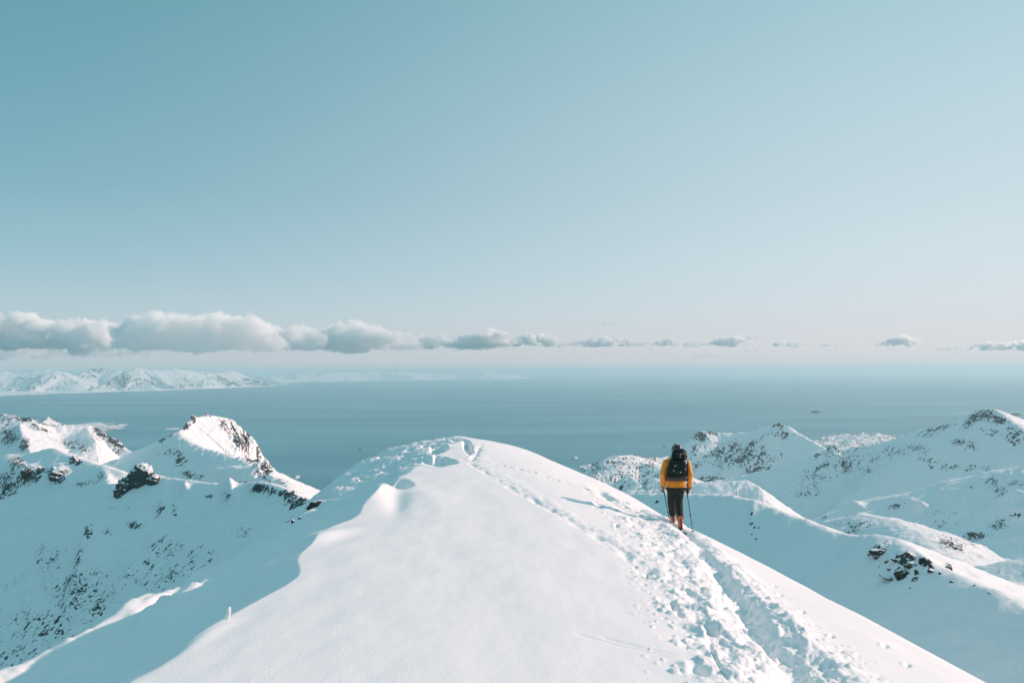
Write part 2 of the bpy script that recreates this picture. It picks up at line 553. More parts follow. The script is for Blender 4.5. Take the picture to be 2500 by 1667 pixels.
    z = z - 0.028 * hm * np.exp(-np.abs(dh / 0.12) ** 3) * (0.6 + 3.0 * rag) + 0.017 * hm * np.exp(-((dh - 0.3) / 0.2) ** 2) * (0.6 + 2.6 * rag)
    return z


def fg_marks(x, y, z):
    """thin scratches and single prints seen on the smooth snow"""
    px, py = proj(x, y, z)

    def line(p, q, wpx, dep):
        ax, ay = p; bx, by = q
        L = math.hypot(bx - ax, by - ay)
        t = ((px - ax) * (bx - ax) + (py - ay) * (by - ay)) / L / L
        d = ((px - ax) * (by - ay) - (py - ay) * (bx - ax)) / L
        d = d + 3 * np.sin(t * 3.0)
        return dep * np.exp(-(d / wpx) ** 2) * sstep(-0.02, 0.1, t) * sstep(1.02, 0.85, t)
    z = z - line((1395, 1543), (1640, 1602), 2.2, 0.010) - line((1462, 1552), (1660, 1598), 2.2, 0.012)
    z = z - line((1730, 1570), (1780, 1660), 3, 0.03)
    for cx, cy, rx, ry, h in ((1642, 1478, 16, 7, .09), (1618, 1468, 12, 4, .05), (1735, 1540, 16, 8, .09), (1705, 1632, 24, 10, .08), (1660, 1500, 10, 4, .04),
                              (1582, 1407, 10, 4, .05), (1460, 1233, 12, 4, .07), (1505, 1283, 6, 3, .05), (2160, 1575, 8, 4, .05), (1960, 1493, 5, 3, .03),
                              (1905, 1452, 6, 3, .03), (2030, 1552, 7, 3, .04), (1890, 1430, 5, 2, .03), (2215, 1622, 8, 4, .04), (1830, 1415, 6, 3, .03)):
        a, b = blob(px, py, cx, cy, rx, ry, 20)
        z = z - h * np.exp(-(a * a + b * b) ** 1.5) + 0.4 * h * np.exp(-((a + 1.2) ** 2 + (b - .4) ** 2) * 1.5)
    return z


# the skier stands at these two spots (right heel, left heel)
D_SK = 18.45
HEEL_R = at(1663.0, 1290.0, D_SK)
HEEL_L = at(1642.0, 1272.0, D_SK + 0.75)
_fh0 = fg_height
_c1 = HEEL_R[2] - 0.02 - float(_fh0(np.array([HEEL_R[0]]), np.array([HEEL_R[1]]))[0])
_c2 = HEEL_L[2] - 0.02 - float(_fh0(np.array([HEEL_L[0]]), np.array([HEEL_L[1]]))[0])
print('ground corrections', _c1, _c2)


def fg_height(x, y, detail=True):
    z = _fh0(x, y, detail)
    dx, dy = HEEL_L[0] - HEEL_R[0], HEEL_L[1] - HEEL_R[1]
    t = np.clip(((x - HEEL_R[0]) * dx + (y - HEEL_R[1]) * dy) / (dx * dx + dy * dy), -0.5, 1.5)
    d2 = (x - HEEL_R[0] - t * dx) ** 2 + (y - HEEL_R[1] - t * dy) ** 2
    return z + (_c1 + (_c2 - _c1) * np.clip(t, 0, 1)) * np.exp(-d2 / 0.42 ** 2)


def build_foreground():
    nth, nr = 1150, 860
    th = np.radians(np.linspace(-50, 50, nth))
    r = np.exp(np.linspace(math.log(1.2), math.log(78.0), nr))
    R_, T_ = np.meshgrid(r, th, indexing='ij')
    X = R_ * np.sin(T_); Y = R_ * np.cos(T_)
    Z = fg_marks(X, Y, fg_height(X, Y))
    me = grid_mesh('snow_ridge', X, Y, Z)
    o = link('snow_ridge', me, M_SNOW)
    tag(o, 'bright foreground snow ridge with a trampled ski track and shaded wind-blown flank', 'snow ridge', kind='structure')
    return o


def ground_z(x, y):
    return float(fg_marks(np.array([x]), np.array([y]), fg_height(np.array([x]), np.array([y])))[0])


build_foreground()

# ================================================================== MOUNTAINS
def crest_points(pts, jag, seed, n=None):
    pts = np.array(pts, float)
    seg = np.hypot(np.diff(pts[:, 0]), np.diff(pts[:, 1]))
    t = np.concatenate([[0], np.cumsum(seg)])
    n = n or int(max(30, t[-1] / 3))
    q = np.linspace(0, t[-1], n)
    px = np.interp(q, t, pts[:, 0]); py = np.interp(q, t, pts[:, 1]); dd = np.interp(q, t, pts[:, 2])
    P = at(px, py, dd)
    # smooth the corners of the crest; its fine notches die out down the slope
    k = np.array([1, 2, 3, 2, 1.]) / 9
    z = np.convolve(np.pad(P[:, 2], 2, mode='edge'), k, 'valid')
    J = at(px, py + jag * fbm(q * 0.055, q * 0 + seed * 3.7, 4) * 2.0, dd)[:, 2] - z
    return np.concatenate([P[:, :2], z[:, None], J[:, None]], 1)


def ridge_height(X, Y, P, near, far, rnd, gully, gl, seed, nearlen=None):
    """height field falling away from the 3-D crest line P; near/far = slopes on the two sides of it"""
    shp = X.shape
    x = X.reshape(-1); y = Y.reshape(-1)
    z = np.empty(x.size); u = np.empty(x.size); sd = np.empty(x.size)
    P2 = P[:, :2]; A = P2[:-1]; B = P2[1:]; D = B - A; L2 = (D ** 2).sum(1)
    cum = np.concatenate([[0], np.cumsum(np.sqrt(L2))])
    step = 40000
    cs = max(1, len(A) // 70)
    for i in range(0, x.size, step):
        xs, ys = x[i:i + step], y[i:i + step]
        # nearest sample, then nearest point on the two neighbouring segments
        d2 = (xs[:, None] - P2[None, ::cs, 0]) ** 2 + (ys[:, None] - P2[None, ::cs, 1]) ** 2
        k = np.argmin(d2, 1) * cs
        best = np.full(len(xs), 1e18); bz = np.zeros(len(xs)); bu = np.zeros(len(xs)); bs = np.ones(len(xs))
        for off in range(-cs, cs + 1):
            j = np.clip(k + off, 0, len(A) - 1)
            ax, ay = A[j, 0], A[j, 1]; dx, dy = D[j, 0], D[j, 1]
            t = np.clip(((xs - ax) * dx + (ys - ay) * dy) / L2[j], 0, 1)
            qx, qy = ax + t * dx, ay + t * dy
            dd = (xs - qx) ** 2 + (ys - qy) ** 2
            m = dd < best
            best = np.where(m, dd, best)
            bz = np.where(m, P[j, 2] + t * (P[j + 1, 2] - P[j, 2]) + (P[j, 3] + t * (P[j + 1, 3] - P[j, 3])) * np.exp(-np.sqrt(dd) / (0.12 * gl)), bz)
            bu = np.where(m, cum[j] + t * np.sqrt(L2[j]), bu)
            bs = np.where(m, np.sign(dx * (ys - ay) - dy * (xs - ax)), bs)
        d = np.sqrt(best)
        sl = np.where(bs > 0, far, near)
        z[i:i + step] = bz - sl * (np.sqrt(d * d + rnd * rnd) - rnd)
        u[i:i + step] = bu; sd[i:i + step] = d * bs
    z = z.reshape(shp); u = u.reshape(shp); sd = sd.reshape(shp)
    d = np.abs(sd)
    grow = d / (d + gl)
    wob = 0.9 * fbm(X / (gl * 1.8) + seed, Y / (gl * 1.8), 3)
    g = ridged(u / gl + wob + seed * 5.1, d / (gl * 2.0) + seed, 5, 0.52)
    z = z + gully * grow * (g - 0.62)
    return z, u, sd


def mountain(name, label, cat, crests, az, rr_, nu, nv, mat, fine, rockf, extra=None, floor=SEA - 25, seed=1):
    th = np.radians(np.linspace(az[0], az[1], nu))
    r = np.exp(np.linspace(math.log(rr_[0]), math.log(rr_[1]), nv))
    R_, T_ = np.meshgrid(r, th, indexing='ij')
    X = R_ * np.sin(T_); Y = R_ * np.cos(T_)
    Z = None; SD = None; U = None
    for k, c in enumerate(crests):
        P = crest_points(c['pts'], c.get('jag', 2.0), seed + k)
        z, u, sd = ridge_height(X, Y, P, c['near'], c['far'], c.get('rnd', 10.), c.get('gully', 40.), c.get('gl', 120.), seed + k * 1.7)
        if Z is None:
            Z, SD, U = z, sd, u
        else:
            SD = np.where(z > Z, sd, SD); U = np.where(z > Z, u + 900 * k, U)
            w = c.get('blend', 6.0)
            Z = np.maximum(Z, z) + w * np.exp(-np.abs(Z - z) / w) * 0.35
    Z = Z + fine[0] * fbm(X / fine[1], Y / fine[1], 5, 0.55)
    px, py = proj(X, Y, Z)
    if extra is not None:
        Z = extra(X, Y, Z, px, py)
        px, py = proj(X, Y, Z)
    # slope
    gx = np.gradient(Z, axis=1) / (np.gradient(T_, axis=1) * R_ + 1e-9)
    gr = np.gradient(Z, axis=0) / (np.gradient(R_, axis=0) + 1e-9)
    slope = np.hypot(gx, gr)
    rock = rockf(X, Y, Z, px, py, slope, SD)
    fw = fine[1] * 0.22
    ribs = ridged(U / fw + 0.8 * fbm(X / (fw * 3), Y / (fw * 3), 2), np.abs(SD) / (fw * 3.2), 4, 0.6)
    rock = rock + 0.75 * (ribs - 0.60) * sstep(0.15, 0.45, rock)
    Z = Z + fine[0] * 1.5 * sstep(0.30, 0.60, rock) * (ridged(X / fw, Y / fw, 4, 0.6) - 0.35) + 0.55 * fine[0] * fbm(X / (fine[1] * .25), Y / (fine[1] * .25), 3)
    px, py = proj(X, Y, Z)
    keep = (np.maximum.reduce([Z[:-1, :-1], Z[1:, :-1], Z[:-1, 1:], Z[1:, 1:]]) > floor)
    GRIDS[label] = (X, Y, Z, px, py, R_)
    me = grid_mesh(name, X, Y, Z, keep, {'rock': np.clip(rock, 0, 1.2)})
    o = link(name, me, mat)
    tag(o, label, cat, kind='structure')
    return o


GRIDS = {}


def pick(label_start, cx, cy, rx=5, ry=4):
    """point of a mountain sheet that is seen at pixel (cx,cy)"""
    for k, (X, Y, Z, px, py, R_) in GRIDS.items():
        if k.startswith(label_start):
            d = ((px - cx) / rx) ** 2 + ((py - cy) / ry) ** 2
            m = d < 1
            if not m.any():
                m = d <= d.min() + 1e-9
            near = R_[m].min()
            c = m & (R_ < near * 1.06)
            i = np.argmin(np.where(c, d, 1e9))
            return np.array([X.flat[i], Y.flat[i], Z.flat[i]])


def patches(px, py, lst):
    """where the photograph shows rock: px, py, rx, ry, tilt, strength"""
    r = 0
    for cx, cy, rx, ry, tl, st in lst:
        a, b = blob(px, py, cx, cy, rx, ry, tl)
        r = np.maximum(r, st * np.exp(-(a * a + b * b) ** 1.3))
    return r


def bumps(px, py, Z, lst):
    for cx, cy, rx, ry, tl, h in lst:
        a, b = blob(px, py, cx, cy, rx, ry, tl)
        Z = Z + h * np.exp(-(a * a + b * b))
    return Z


# ---- left: cirque wall below the near ridge
def rock_cirque(X, Y, Z, px, py, slope, SD):
    n = fbm(X / 14, Y / 14, 4); n2 = fbm(X / 45 + 3, Y / 45, 3)
    spots = patches(px, py, [(640, 1195, 45, 14, 5, .75), (690, 1205, 50, 12, 10, .72), (720, 1235, 40, 22, 30, .66), (735, 1225, 40, 14, 15, .62), (555, 1210, 16, 18, 0, .58), (510, 1213, 22, 10, 0, .50),
                             (330, 1282, 30, 14, 10, .62), (390, 1245, 16, 26, 20, .52), (425, 1250, 10, 24, 0, .52), (215, 1300, 14, 24, 20, .60), (190, 1360, 12, 40, 18, .55),
                             (165, 1415, 18, 24, 15, .60), (150, 1470, 26, 40, 0, .50), (240, 1480, 40, 34, -20, .50), (260, 1300, 30, 14, 10, .45), (410, 1340, 60, 34, 0, .45),
                             (480, 1360, 50, 50, 0, .43), (590, 1300, 34, 20, 0, .46), (600, 1330, 24, 14, 0, .48), (90, 1530, 120, 60, 0, .47), (60, 1600, 100, 60, 0, .44),
                             (120, 1360, 60, 60, 0, .38), (200, 1450, 120, 90, 0, .42), (380, 1400, 120, 60, 0, .42), (300, 1240, 50, 10, 0, .38),
                             (75, 1165, 34, 18, 0, .80), (140, 1165, 26, 20, 0, .84), (110, 1150, 30, 12, 0, .55), (20, 1180, 40, 30, 10, .66), (40, 1130, 30, 20, 0, .62), (190, 1130, 18, 10, 0, .7),
                             (210, 1180, 40, 10, -10, .5), (15, 1210, 40, 8, -15, .60), (45, 1170, 50, 30, -10, .62), (245, 1160, 12, 14, 0, .55)])
    return spots + 0.16 * n + 0.12 * n2 - 0.03


def ex_cirque(X, Y, Z, px, py):
    return bumps(px, py, Z, [(140, 1160, 30, 22, 0, 13), (70, 1160, 34, 22, 0, 12), (20, 1150, 30, 30, 0, 12), (558, 1205, 16, 22, 15, 14), (450, 1195, 10, 14, 30, 7),
                             (190, 1400, 16, 90, 14, 14), (640, 1200, 60, 16, 5, 8)])


M_MT_NEAR = mountain_material('snowy_rock_near', 3.6)
mountain('hill', 'shaded snow slope dotted with dark rocks, falling to the lower left', 'mountain slope', [
    dict(pts=[(-260, 1110, 1500), (-100, 1120, 1450), (0, 1116, 1420), (75, 1105, 1400), (130, 1093, 1380), (165, 1108, 1330), (210, 1125, 1250), (255, 1140, 1180), (303, 1153, 1120)],
         near=0.72, far=0.55, rnd=7, gully=30, gl=80, jag=1.2),
    dict(pts=[(250, 1138, 1190), (262, 1160, 1110), (266, 1184, 1040)], near=0.8, far=0.5, rnd=3, gully=8, gl=40),
    dict(pts=[(266, 1240, 1080), (300, 1175, 1060), (340, 1150, 1040), (375, 1158, 1020), (410, 1165, 1000), (460, 1173, 960), (540, 1182, 900), (600, 1187, 850), (650, 1184, 800), (690, 1197, 740),
              (735, 1212, 690), (775, 1225, 650), (850, 1262, 600)], near=0.74, far=0.5, rnd=4, gully=24, gl=60, jag=0.8),
], (-42, -8), (230, 1700), 620, 640, M_MT_NEAR, (2.2, 40), rock_cirque, ex_cirque, seed=3)

# ---- left: the sharp sunlit peak
def rock_peak_b(X, Y, Z, px, py, slope, SD):
    n = fbm(X / 26, Y / 26, 4)
    s = patches(px, py, [(560, 1045, 30, 26, 40, .55), (590, 1075, 34, 26, 50, .70), (620, 1110, 30, 30, 55, .74), (645, 1145, 20, 26, 55, .72), (545, 1030, 22, 10, 20, .6), (600, 1060, 16, 20, 50, .66),
                         (470, 1025, 10, 16, 20, .8), (455, 1042, 8, 12, 20, .75), (418, 1060, 16, 6, -30, .8), (400, 1070, 20, 6, -35, .8), (440, 1125, 22, 22, 0, .58), (430, 1110, 40, 20, 20, .46),
                         (470, 1160, 40, 12, 10, .52), (400, 1100, 30, 20, 0, .38), (640, 1165, 40, 6, 30, .52), (600, 1180, 40, 10, 0, .42), (690, 1175, 30, 10, 20, .42), (510, 1014, 20, 5, 0, .58)])
    return s + 0.2 * n - 0.02


def ex_peak_b(X, Y, Z, px, py):
    m = patches(px, py, [(595, 1080, 50, 30, 52, 1.0), (640, 1140, 30, 30, 55, 1.0)])
    Z = Z + m * 46 * (ridged(X / 60, Y / 60, 5, .62) - .62)
    return bumps(px, py, Z, [(560, 1160, 60, 16, -6, 16), (470, 1024, 7, 10, 0, 14)])


M_MT_MID = mountain_material('snowy_rock_mid', 7.5)
mountain('mountain', 'sharp snow peak with sunlit triangular face and rocky right edge', 'mountain peak', [
    dict(pts=[(215, 1160, 2700), (258, 1141, 2650), (290, 1120, 2600), (330, 1100, 2520), (385, 1079, 2400), (435, 1057, 2200), (462, 1030, 2280), (505, 1012, 2360), (545, 1018, 2400), (572, 1026, 2440), (585, 1048, 2450), (612, 1060, 2470),
              (626, 1082, 2480), (640, 1112, 2480), (656, 1148, 2460), (672, 1167, 2420), (705, 1181, 2300), (742, 1190, 2150), (790, 1220, 1950)], near=0.76, far=1.1, rnd=6, gully=5, gl=110, jag=2.2),
    dict(pts=[(435, 1057, 2200), (470, 1083, 2120), (510, 1097, 2050), (560, 1108, 1990), (600, 1124, 1920), (650, 1152, 1820), (700, 1186, 1680), (720, 1205, 1600)], near=0.72, far=0.5, rnd=10, gully=10, gl=90, jag=1.0),
], (-32, -11.5), (1450, 3000), 560, 620, M_MT_MID, (4, 60), rock_peak_b, ex_peak_b, seed=9)

# ---- left: the peak at the left edge and what lies behind it
def rock_peak_a(X, Y, Z, px, py, slope, SD):
    n = fbm(X / 30, Y / 30, 4)
    s = patches(px, py, [(22, 1065, 30, 30, 0, .70), (60, 1085, 16, 24, 20, .70), (62, 1024, 22, 8, 0, .85), (85, 1040, 20, 10, 20, .62), (110, 1050, 20, 10, 30, .45), (180, 1085, 50, 14, 10, .52),
                         (200, 1095, 30, 10, 10, .55), (245, 1055, 22, 24, 40, .72), (275, 1075, 24, 16, 35, .74), (295, 1090, 14, 8, 30, .74), (150, 1036, 50, 5, 0, .42)])
    return s + 0.22 * n - 0.02


mountain('mountain', 'snowy peak at the left edge with dark rock face and bright bowl', 'mountain peak', [
    dict(pts=[(-220, 1110, 3000), (-80, 1085, 2900), (0, 1062, 2850), (40, 1035, 2800), (56, 1019, 2780), (75, 1022, 2770), (92, 1034, 2760), (130, 1040, 2800), (205, 1038, 2850), (228, 1040, 2850), (262, 1063, 2800),
              (290, 1083, 2750), (310, 1098, 2700), (345, 1120, 2600)], near=0.5, far=0.9, rnd=6, gully=26, gl=120, jag=2.4),
    dict(pts=[(48, 1030, 2790), (50, 1046, 2650), (58, 1070, 2450), (72, 1098, 2250), (80, 1120, 2100)], near=0.85, far=0.42, rnd=4, gully=20, gl=100, jag=1.5),
    dict(pts=[(212, 1040, 2850), (222, 1060, 2700), (235, 1082, 2550)], near=0.42, far=0.9, rnd=5, gully=16, gl=90, jag=1.5),
], (-41, -23), (1600, 3800), 430, 380, M_MT_MID, (4, 60), rock_peak_a, None, seed=17)


def rock_dark(X, Y, Z, px, py, slope, SD):
    return 0.44 + 0.25 * fbm(X / 30, Y / 30, 4)


mountain('hill', 'low dark rocky knoll between the two left snow peaks', 'hill', [
    dict(pts=[(165, 1104, 2800), (180, 1098, 2800), (192, 1096, 2780), (208, 1106, 2760), (228, 1094, 2740), (252, 1083, 2740), (280, 1090, 2720), (300, 1098, 2700), (320, 1108, 2680), (335, 1120, 2650)], near=0.6, far=0.8, rnd=5, gully=34, gl=80, jag=2.),
], (-31, -23), (2300, 3200), 240, 160, M_MT_MID, (5, 50), rock_dark, None, seed=23)


def rock_speck(lo):
    def f(X, Y, Z, px, py, slope, SD):
        return lo + 0.30 * fbm(X / 50, Y / 50, 4) + 0.12 * sstep(0.5, 1.0, slope)
    return f


M_MT_FAR = mountain_material('snowy_rock_far', 14.0)
mountain('hill', 'bright snowy hills behind the leftmost peak beside the sea', 'hill', [
    dict(pts=[(-250, 1010, 5200), (-60, 1000, 5200), (0, 1010, 5200), (28, 1011, 5150), (55, 1024, 5100), (90, 1026, 5000), (108, 1028, 5000), (118, 1016, 5000), (127, 1024, 5000), (150, 1034, 5000), (220, 1046, 5000)],
         near=0.45, far=0.7, rnd=8, gully=60, gl=220, jag=2.0),
], (-40, -26), (3900, 6500), 260, 150, M_MT_FAR, (9, 110), rock_speck(.40), None, seed=31)

# ---- right: table mountain by the sea
def rock_m1(X, Y, Z, px, py, slope, SD):
    n = fbm(X / 60, Y / 60, 4)
    s = patches(px, py, [(1712, 1066, 22, 22, 30, .62), (1735, 1056, 26, 6, 0, .6), (1700, 1090, 14, 20, 30, .55), (1900, 1040, 24, 8, 0, .62), (1905, 1060, 40, 16, 10, .5), (1850, 1150, 44, 26, 0, .64), (1870, 1125, 24, 30, 20, .5),
                         (1750, 1175, 60, 16, 0, .54), (1720, 1120, 60, 14, -40, .48), (1800, 1110, 120, 44, 0, .50), (1830, 1085, 80, 8, -30, .48)])
    return s + 0.26 * n


mountain('mountain', 'broad snowy headland with a blunt tower on its left end, by the sea', 'mountain', [
    dict(pts=[(1560, 1235, 5100), (1640, 1160, 4950), (1672, 1112, 4800), (1690, 1078, 4700), (1708, 1051, 4650), (1722, 1051, 4620), (1745, 1056, 4620), (1790, 1056, 4600), (1840, 1052, 4520), (1880, 1042, 4420), (1900, 1035, 4380), (1925, 1041, 4330),
              (1945, 1056, 4280), (1975, 1072, 4200), (2000, 1086, 4120), (2060, 1120, 4000), (2120, 1170, 3900)], near=0.66, far=0.55, rnd=8, gully=55, gl=240, jag=1.4),
], (7, 26), (2900, 6300), 420, 330, M_MT_FAR, (9, 120), rock_m1, None, seed=41)

mountain('hill', 'low snow hills at the shore, left of the skier', 'hill', [
    dict(pts=[(1340, 1172, 4300), (1400, 1160, 4200), (1440, 1142, 4150), (1475, 1124, 4150), (1505, 1112, 4200), (1540, 1111, 4300), (1575, 1118, 4400), (1625, 1116, 4500), (1690, 1118, 4600), (1750, 1130, 4500)], near=0.40, far=0.4, rnd=20, gully=50, gl=200, jag=2.5),
    dict(pts=[(1440, 1165, 3700), (1500, 1135, 3800), (1560, 1128, 3900), (1600, 1140, 3800), (1640, 1150, 3700)], near=0.42, far=0.4, rnd=20, gully=45, gl=150, jag=2.5),
], (1.5, 17), (2800, 5200), 330, 200, M_MT_FAR, (9, 90), rock_speck(.37), None, seed=47)

mountain('hill', 'small sunlit snow knolls just left of the skier', 'hill', [
    dict(pts=[(1440, 1210, 2700), (1500, 1196, 2700), (1528, 1160, 2650), (1545, 1165, 2600), (1560, 1180, 2550), (1575, 1163, 2600), (1600, 1168, 2550), (1640, 1182, 2450), (1700, 1215, 2300)], near=0.42, far=0.9, rnd=6, gully=34, gl=55, jag=2.0),
    dict(pts=[(1400, 1230, 2400), (1470, 1204, 2300), (1540, 1196, 2250), (1620, 1196, 2200), (1700, 1210, 2100)], near=0.3, far=0.5, rnd=12, gully=12, gl=120, jag=1.0),
], (3, 15), (1500, 3200), 300, 220, M_MT_MID, (4, 70), rock_speck(.30), None, seed=53)

# ---- right: the long shaded mountain
def rock_m2(X, Y, Z, px, py, slope, SD):
    n = fbm(X / 42, Y / 42, 4)
    s = patches(px, py, [(2395, 1015, 50, 18, -20, .68), (2430, 1025, 40, 14, 10, .66), (2370, 1030, 40, 16, -30, .52), (2290, 1046, 60, 7, -12, .64), (2260, 1060, 40, 12, 0, .46), (2480, 1065, 36, 30, 30, .60), (2420, 1055, 40, 18, 0, .46), (2350, 1080, 40, 16, 0, .48), (2370, 1095, 20, 8, 0, .55),
                         (2240, 1095, 40, 16, 10, .50), (2270, 1125, 40, 12, 10, .47), (2180, 1100, 60, 20, 0, .42), (2030, 1095, 30, 18, 20, .62), (2000, 1110, 40, 16, 0, .54), (2060, 1140, 40, 22, 0, .55), (2010, 1140, 30, 12, -20, .55),
                         (2310, 1140, 60, 12, 0, .50), (2400, 1145, 60, 14, 0, .48), (2000, 1160, 60, 40, 0, .40), (1960, 1200, 60, 30, 0, .40), (2100, 1120, 120, 50, 0, .38), (2120, 1150, 30, 8, 30, .45)])
    return s + 0.2 * n - 0.02


def ex_m2(X, Y, Z, px, py):
    return bumps(px, py, Z, [(2055, 1124, 34, 8, 8, 22), (2075, 1178, 14, 26, 14, 26), (2060, 1218, 34, 8, 0, 10), (2030, 1100, 24, 14, 0, 20), (1720, 1192, 60, 12, -12, 10)])


mountain('mountain', 'long shaded snow mountain rising to a rocky summit on the right', 'mountain', [
    dict(pts=[(1480, 1216, 3500), (1600, 1198, 3560), (1690, 1184, 3560), (1760, 1172, 3540), (1850, 1152, 3500), (1930, 1128, 3440), (2000, 1108, 3400), (2060, 1097, 3380), (2140, 1084, 3320), (2200, 1066, 3240), (2250, 1049, 3160), (2290, 1042, 3080), (2330, 1030, 2980), (2370, 1011, 2880),
              (2400, 999, 2800), (2425, 998, 2740), (2445, 1008, 2680), (2475, 1032, 2600), (2520, 1062, 2480), (2600, 1100, 2300), (2750, 1130, 2100)], near=0.68, far=0.42, rnd=8, gully=42, gl=190, jag=1.8),
    dict(pts=[(1440, 1216, 2500), (1600, 1203, 2480), (1690, 1190, 2480), (1760, 1180, 2460), (1800, 1172, 2450), (1822, 1172, 2440), (1850, 1188, 2400), (1862, 1214, 2350)], near=0.27, far=0.7, rnd=6, gully=5, gl=60, jag=1.6),
], (6, 40), (1500, 5200), 640, 420, M_MT_MID, (6, 90), rock_m2, ex_m2, seed=61)

# ---- right: nearer ridge with the sunlit back
def rock_m3(X, Y, Z, px, py, slope, SD):
    n = fbm(X / 26, Y / 26, 4)
    s = patches(px, py, [(2420, 1175, 24, 22, 40, .52), (2440, 1200, 40, 20, 30, .50), (2480, 1180, 30, 12, 0, .48), (2360, 1190, 22, 6, 0, .5), (2180, 1235, 34, 12, -10, .62), (2320, 1330, 60, 30, 20, .50), (2380, 1310, 60, 26, -20, .46), (2440, 1280, 40, 20, -20, .5), (2480, 1258, 30, 8, 0, .55), (2090, 1290, 60, 20, -20, .50),
                         (2110, 1275, 30, 8, -20, .52), (2060, 1280, 40, 12, 0, .44), (2010, 1265, 20, 6, -30, .5), (2300, 1270, 100, 30, 0, .36)])
    return s + 0.2 * n - 0.04


def ex_m3(X, Y, Z, px, py):
    return bumps(px, py, Z, [(2250, 1240, 40, 12, 20, 10), (2090, 1238, 26, 12, 20, 10), (2480, 1215, 34, 10, 0, 12), (2500, 1258, 24, 18, 0, 10)])


mountain('hill', 'shaded snow ridge with a bright wind-smoothed back, mid right', 'snow ridge', [
    dict(pts=[(1960, 1290, 2050), (2010, 1263, 2000), (2050, 1245, 1950), (2100, 1232, 1900), (2140, 1218, 1850), (2200, 1208, 1760), (2270, 1194, 1660), (2330, 1178, 1580), (2380, 1164, 1500), (2420, 1155, 1460), (2460, 1142, 1420), (2490, 1136, 1400), (2560, 1120, 1350), (2700, 1100, 1250)],
         near=0.55, far=0.30, rnd=75, gully=26, gl=110, jag=1.5),
    dict(pts=[(2150, 1214, 1850), (2190, 1222, 1750), (2240, 1232, 1630), (2280, 1255, 1520), (2330, 1280, 1400)], near=0.5, far=0.3, rnd=14, gully=10, gl=80, jag=1.),
    dict(pts=[(1960, 1310, 1500), (1990, 1282, 1450), (2040, 1264, 1400), (2100, 1256, 1330), (2150, 1262, 1260), (2190, 1270, 1200), (2235, 1295, 1120), (2275, 1332, 1040), (2300, 1370, 980)], near=0.62, far=0.36, rnd=34, gully=16, gl=70, jag=1.5),
], (17, 42), (650, 2700), 560, 480, M_MT_NEAR, (3, 60), rock_m3, ex_m3, seed=71)

mountain('hill', 'low bright snow shoulder in the valley at the right edge', 'snow slope', [
    dict(pts=[(2270, 1345, 900), (2310, 1352, 860), (2360, 1372, 820), (2400, 1395, 780), (2440, 1390, 740), (2480, 1374, 700), (2520, 1366, 680), (2640, 1340, 600)], near=0.30, far=0.5, rnd=12, gully=7, gl=60, jag=1.2),
    dict(pts=[(2290, 1360, 760), (2350, 1400, 700), (2400, 1412, 640), (2470, 1430, 560)], near=0.4, far=0.32, rnd=10, gully=7, gl=50, jag=1.2),
], (26, 44), (330, 1150), 300, 260, M_MT_NEAR, (1.6, 40), rock_speck(.14), None, seed=83)

# ---- right: the parallel near ridge with the rock outcrop
M_MT_HILL = mountain_material('snow_near_hill', 0.8)


def rock_m4(X, Y, Z, px, py, slope, SD):
    n = fbm(X / 1.6, Y / 1.6, 4); n2 = fbm(X / 5 + 4, Y / 5, 3)
    s = patches(px, py, [(2212, 1366, 36, 22, 30, .50), (2145, 1345, 22, 12, 0, .55), (2200, 1400, 26, 18, 0, .52), (2180, 1410, 34, 9, 12, .5), (2262, 1380, 30, 14, 38, .58), (2130, 1318, 8, 14, 0, .42),
                         (2168, 1325, 12, 12, -20, .38), (2236, 1410, 10, 16, -20, .44), (2316, 1386, 14, 8, 40, .5)])
    return s * 1.5 + 0.22 * n + 0.14 * n2 - 0.06


def ex_m4(X, Y, Z, px, py):
    Z = bumps(px, py, Z, [(2210, 1372, 50, 34, 25, 0.9), (2145, 1342, 24, 14, 0, 0.6), (2260, 1376, 34, 14, 35, 0.5), (1836, 1250, 10, 30, 10, 0.5)])
    return Z + 0.10 * fbm(X / 1.2, Y / 4, 3) + 0.04 * fbm(X / 0.5, Y / 1.2, 2)


mountain('hill', 'near snow slope in shade with a rock outcrop, right of the skier', 'snow slope', [
    dict(pts=[(1440, 1212, 230), (1560, 1204, 215), (1640, 1203, 200), (1700, 1206, 185), (1780, 1208, 165), (1830, 1219, 152), (1900, 1245, 140), (1980, 1275, 130), (2050, 1300, 123), (2100, 1306, 120), (2140, 1300, 117), (2180, 1314, 112), (2230, 1343, 106),
              (2270, 1372, 101), (2330, 1400, 94), (2400, 1432, 88), (2500, 1472, 80), (2650, 1530, 70), (2900, 1600, 56)], near=0.56, far=0.40, rnd=0.9, gully=0.5, gl=16, jag=0.8),
], (2, 50), (22, 330), 620, 460, M_MT_HILL, (0.5, 14), rock_m4, ex_m4, floor=-90, seed=91)

# ================================================================== FAR SHORE ACROSS THE SEA
M_FAR = mountain_material('far_mountain', 90.0, rock=(0.02, 0.055, 0.065), rock2=(0.05, 0.10, 0.11))


def far_rock(X, Y, Z, px, py, slope, SD):
    h = (Z - SEA) / 900.0
    return 0.31 + 0.46 * fbm(X / 2600, Y / 2600, 4) + 0.12 * sstep(0.3, 0.8, slope) - 0.5 * sstep(0.05, 0.015, h)


def far_extra(coast):
    def f(X, Y, Z, px, py):
        R = np.hypot(X, Y)
        c = np.interp(px, [-200, 0, 400, 560, 680, 830, 1100, 1300], coast) + 900 * fbm(X / 4000, Y * 0, 3)
        plain = SEA + (10 + 34 * fbm(X / 700, Y / 1400, 4)) * sstep(c - 600, c + 900, R) - 14 * (1 - sstep(c - 1200, c + 200, R))
        return np.maximum(Z, plain)
    return f


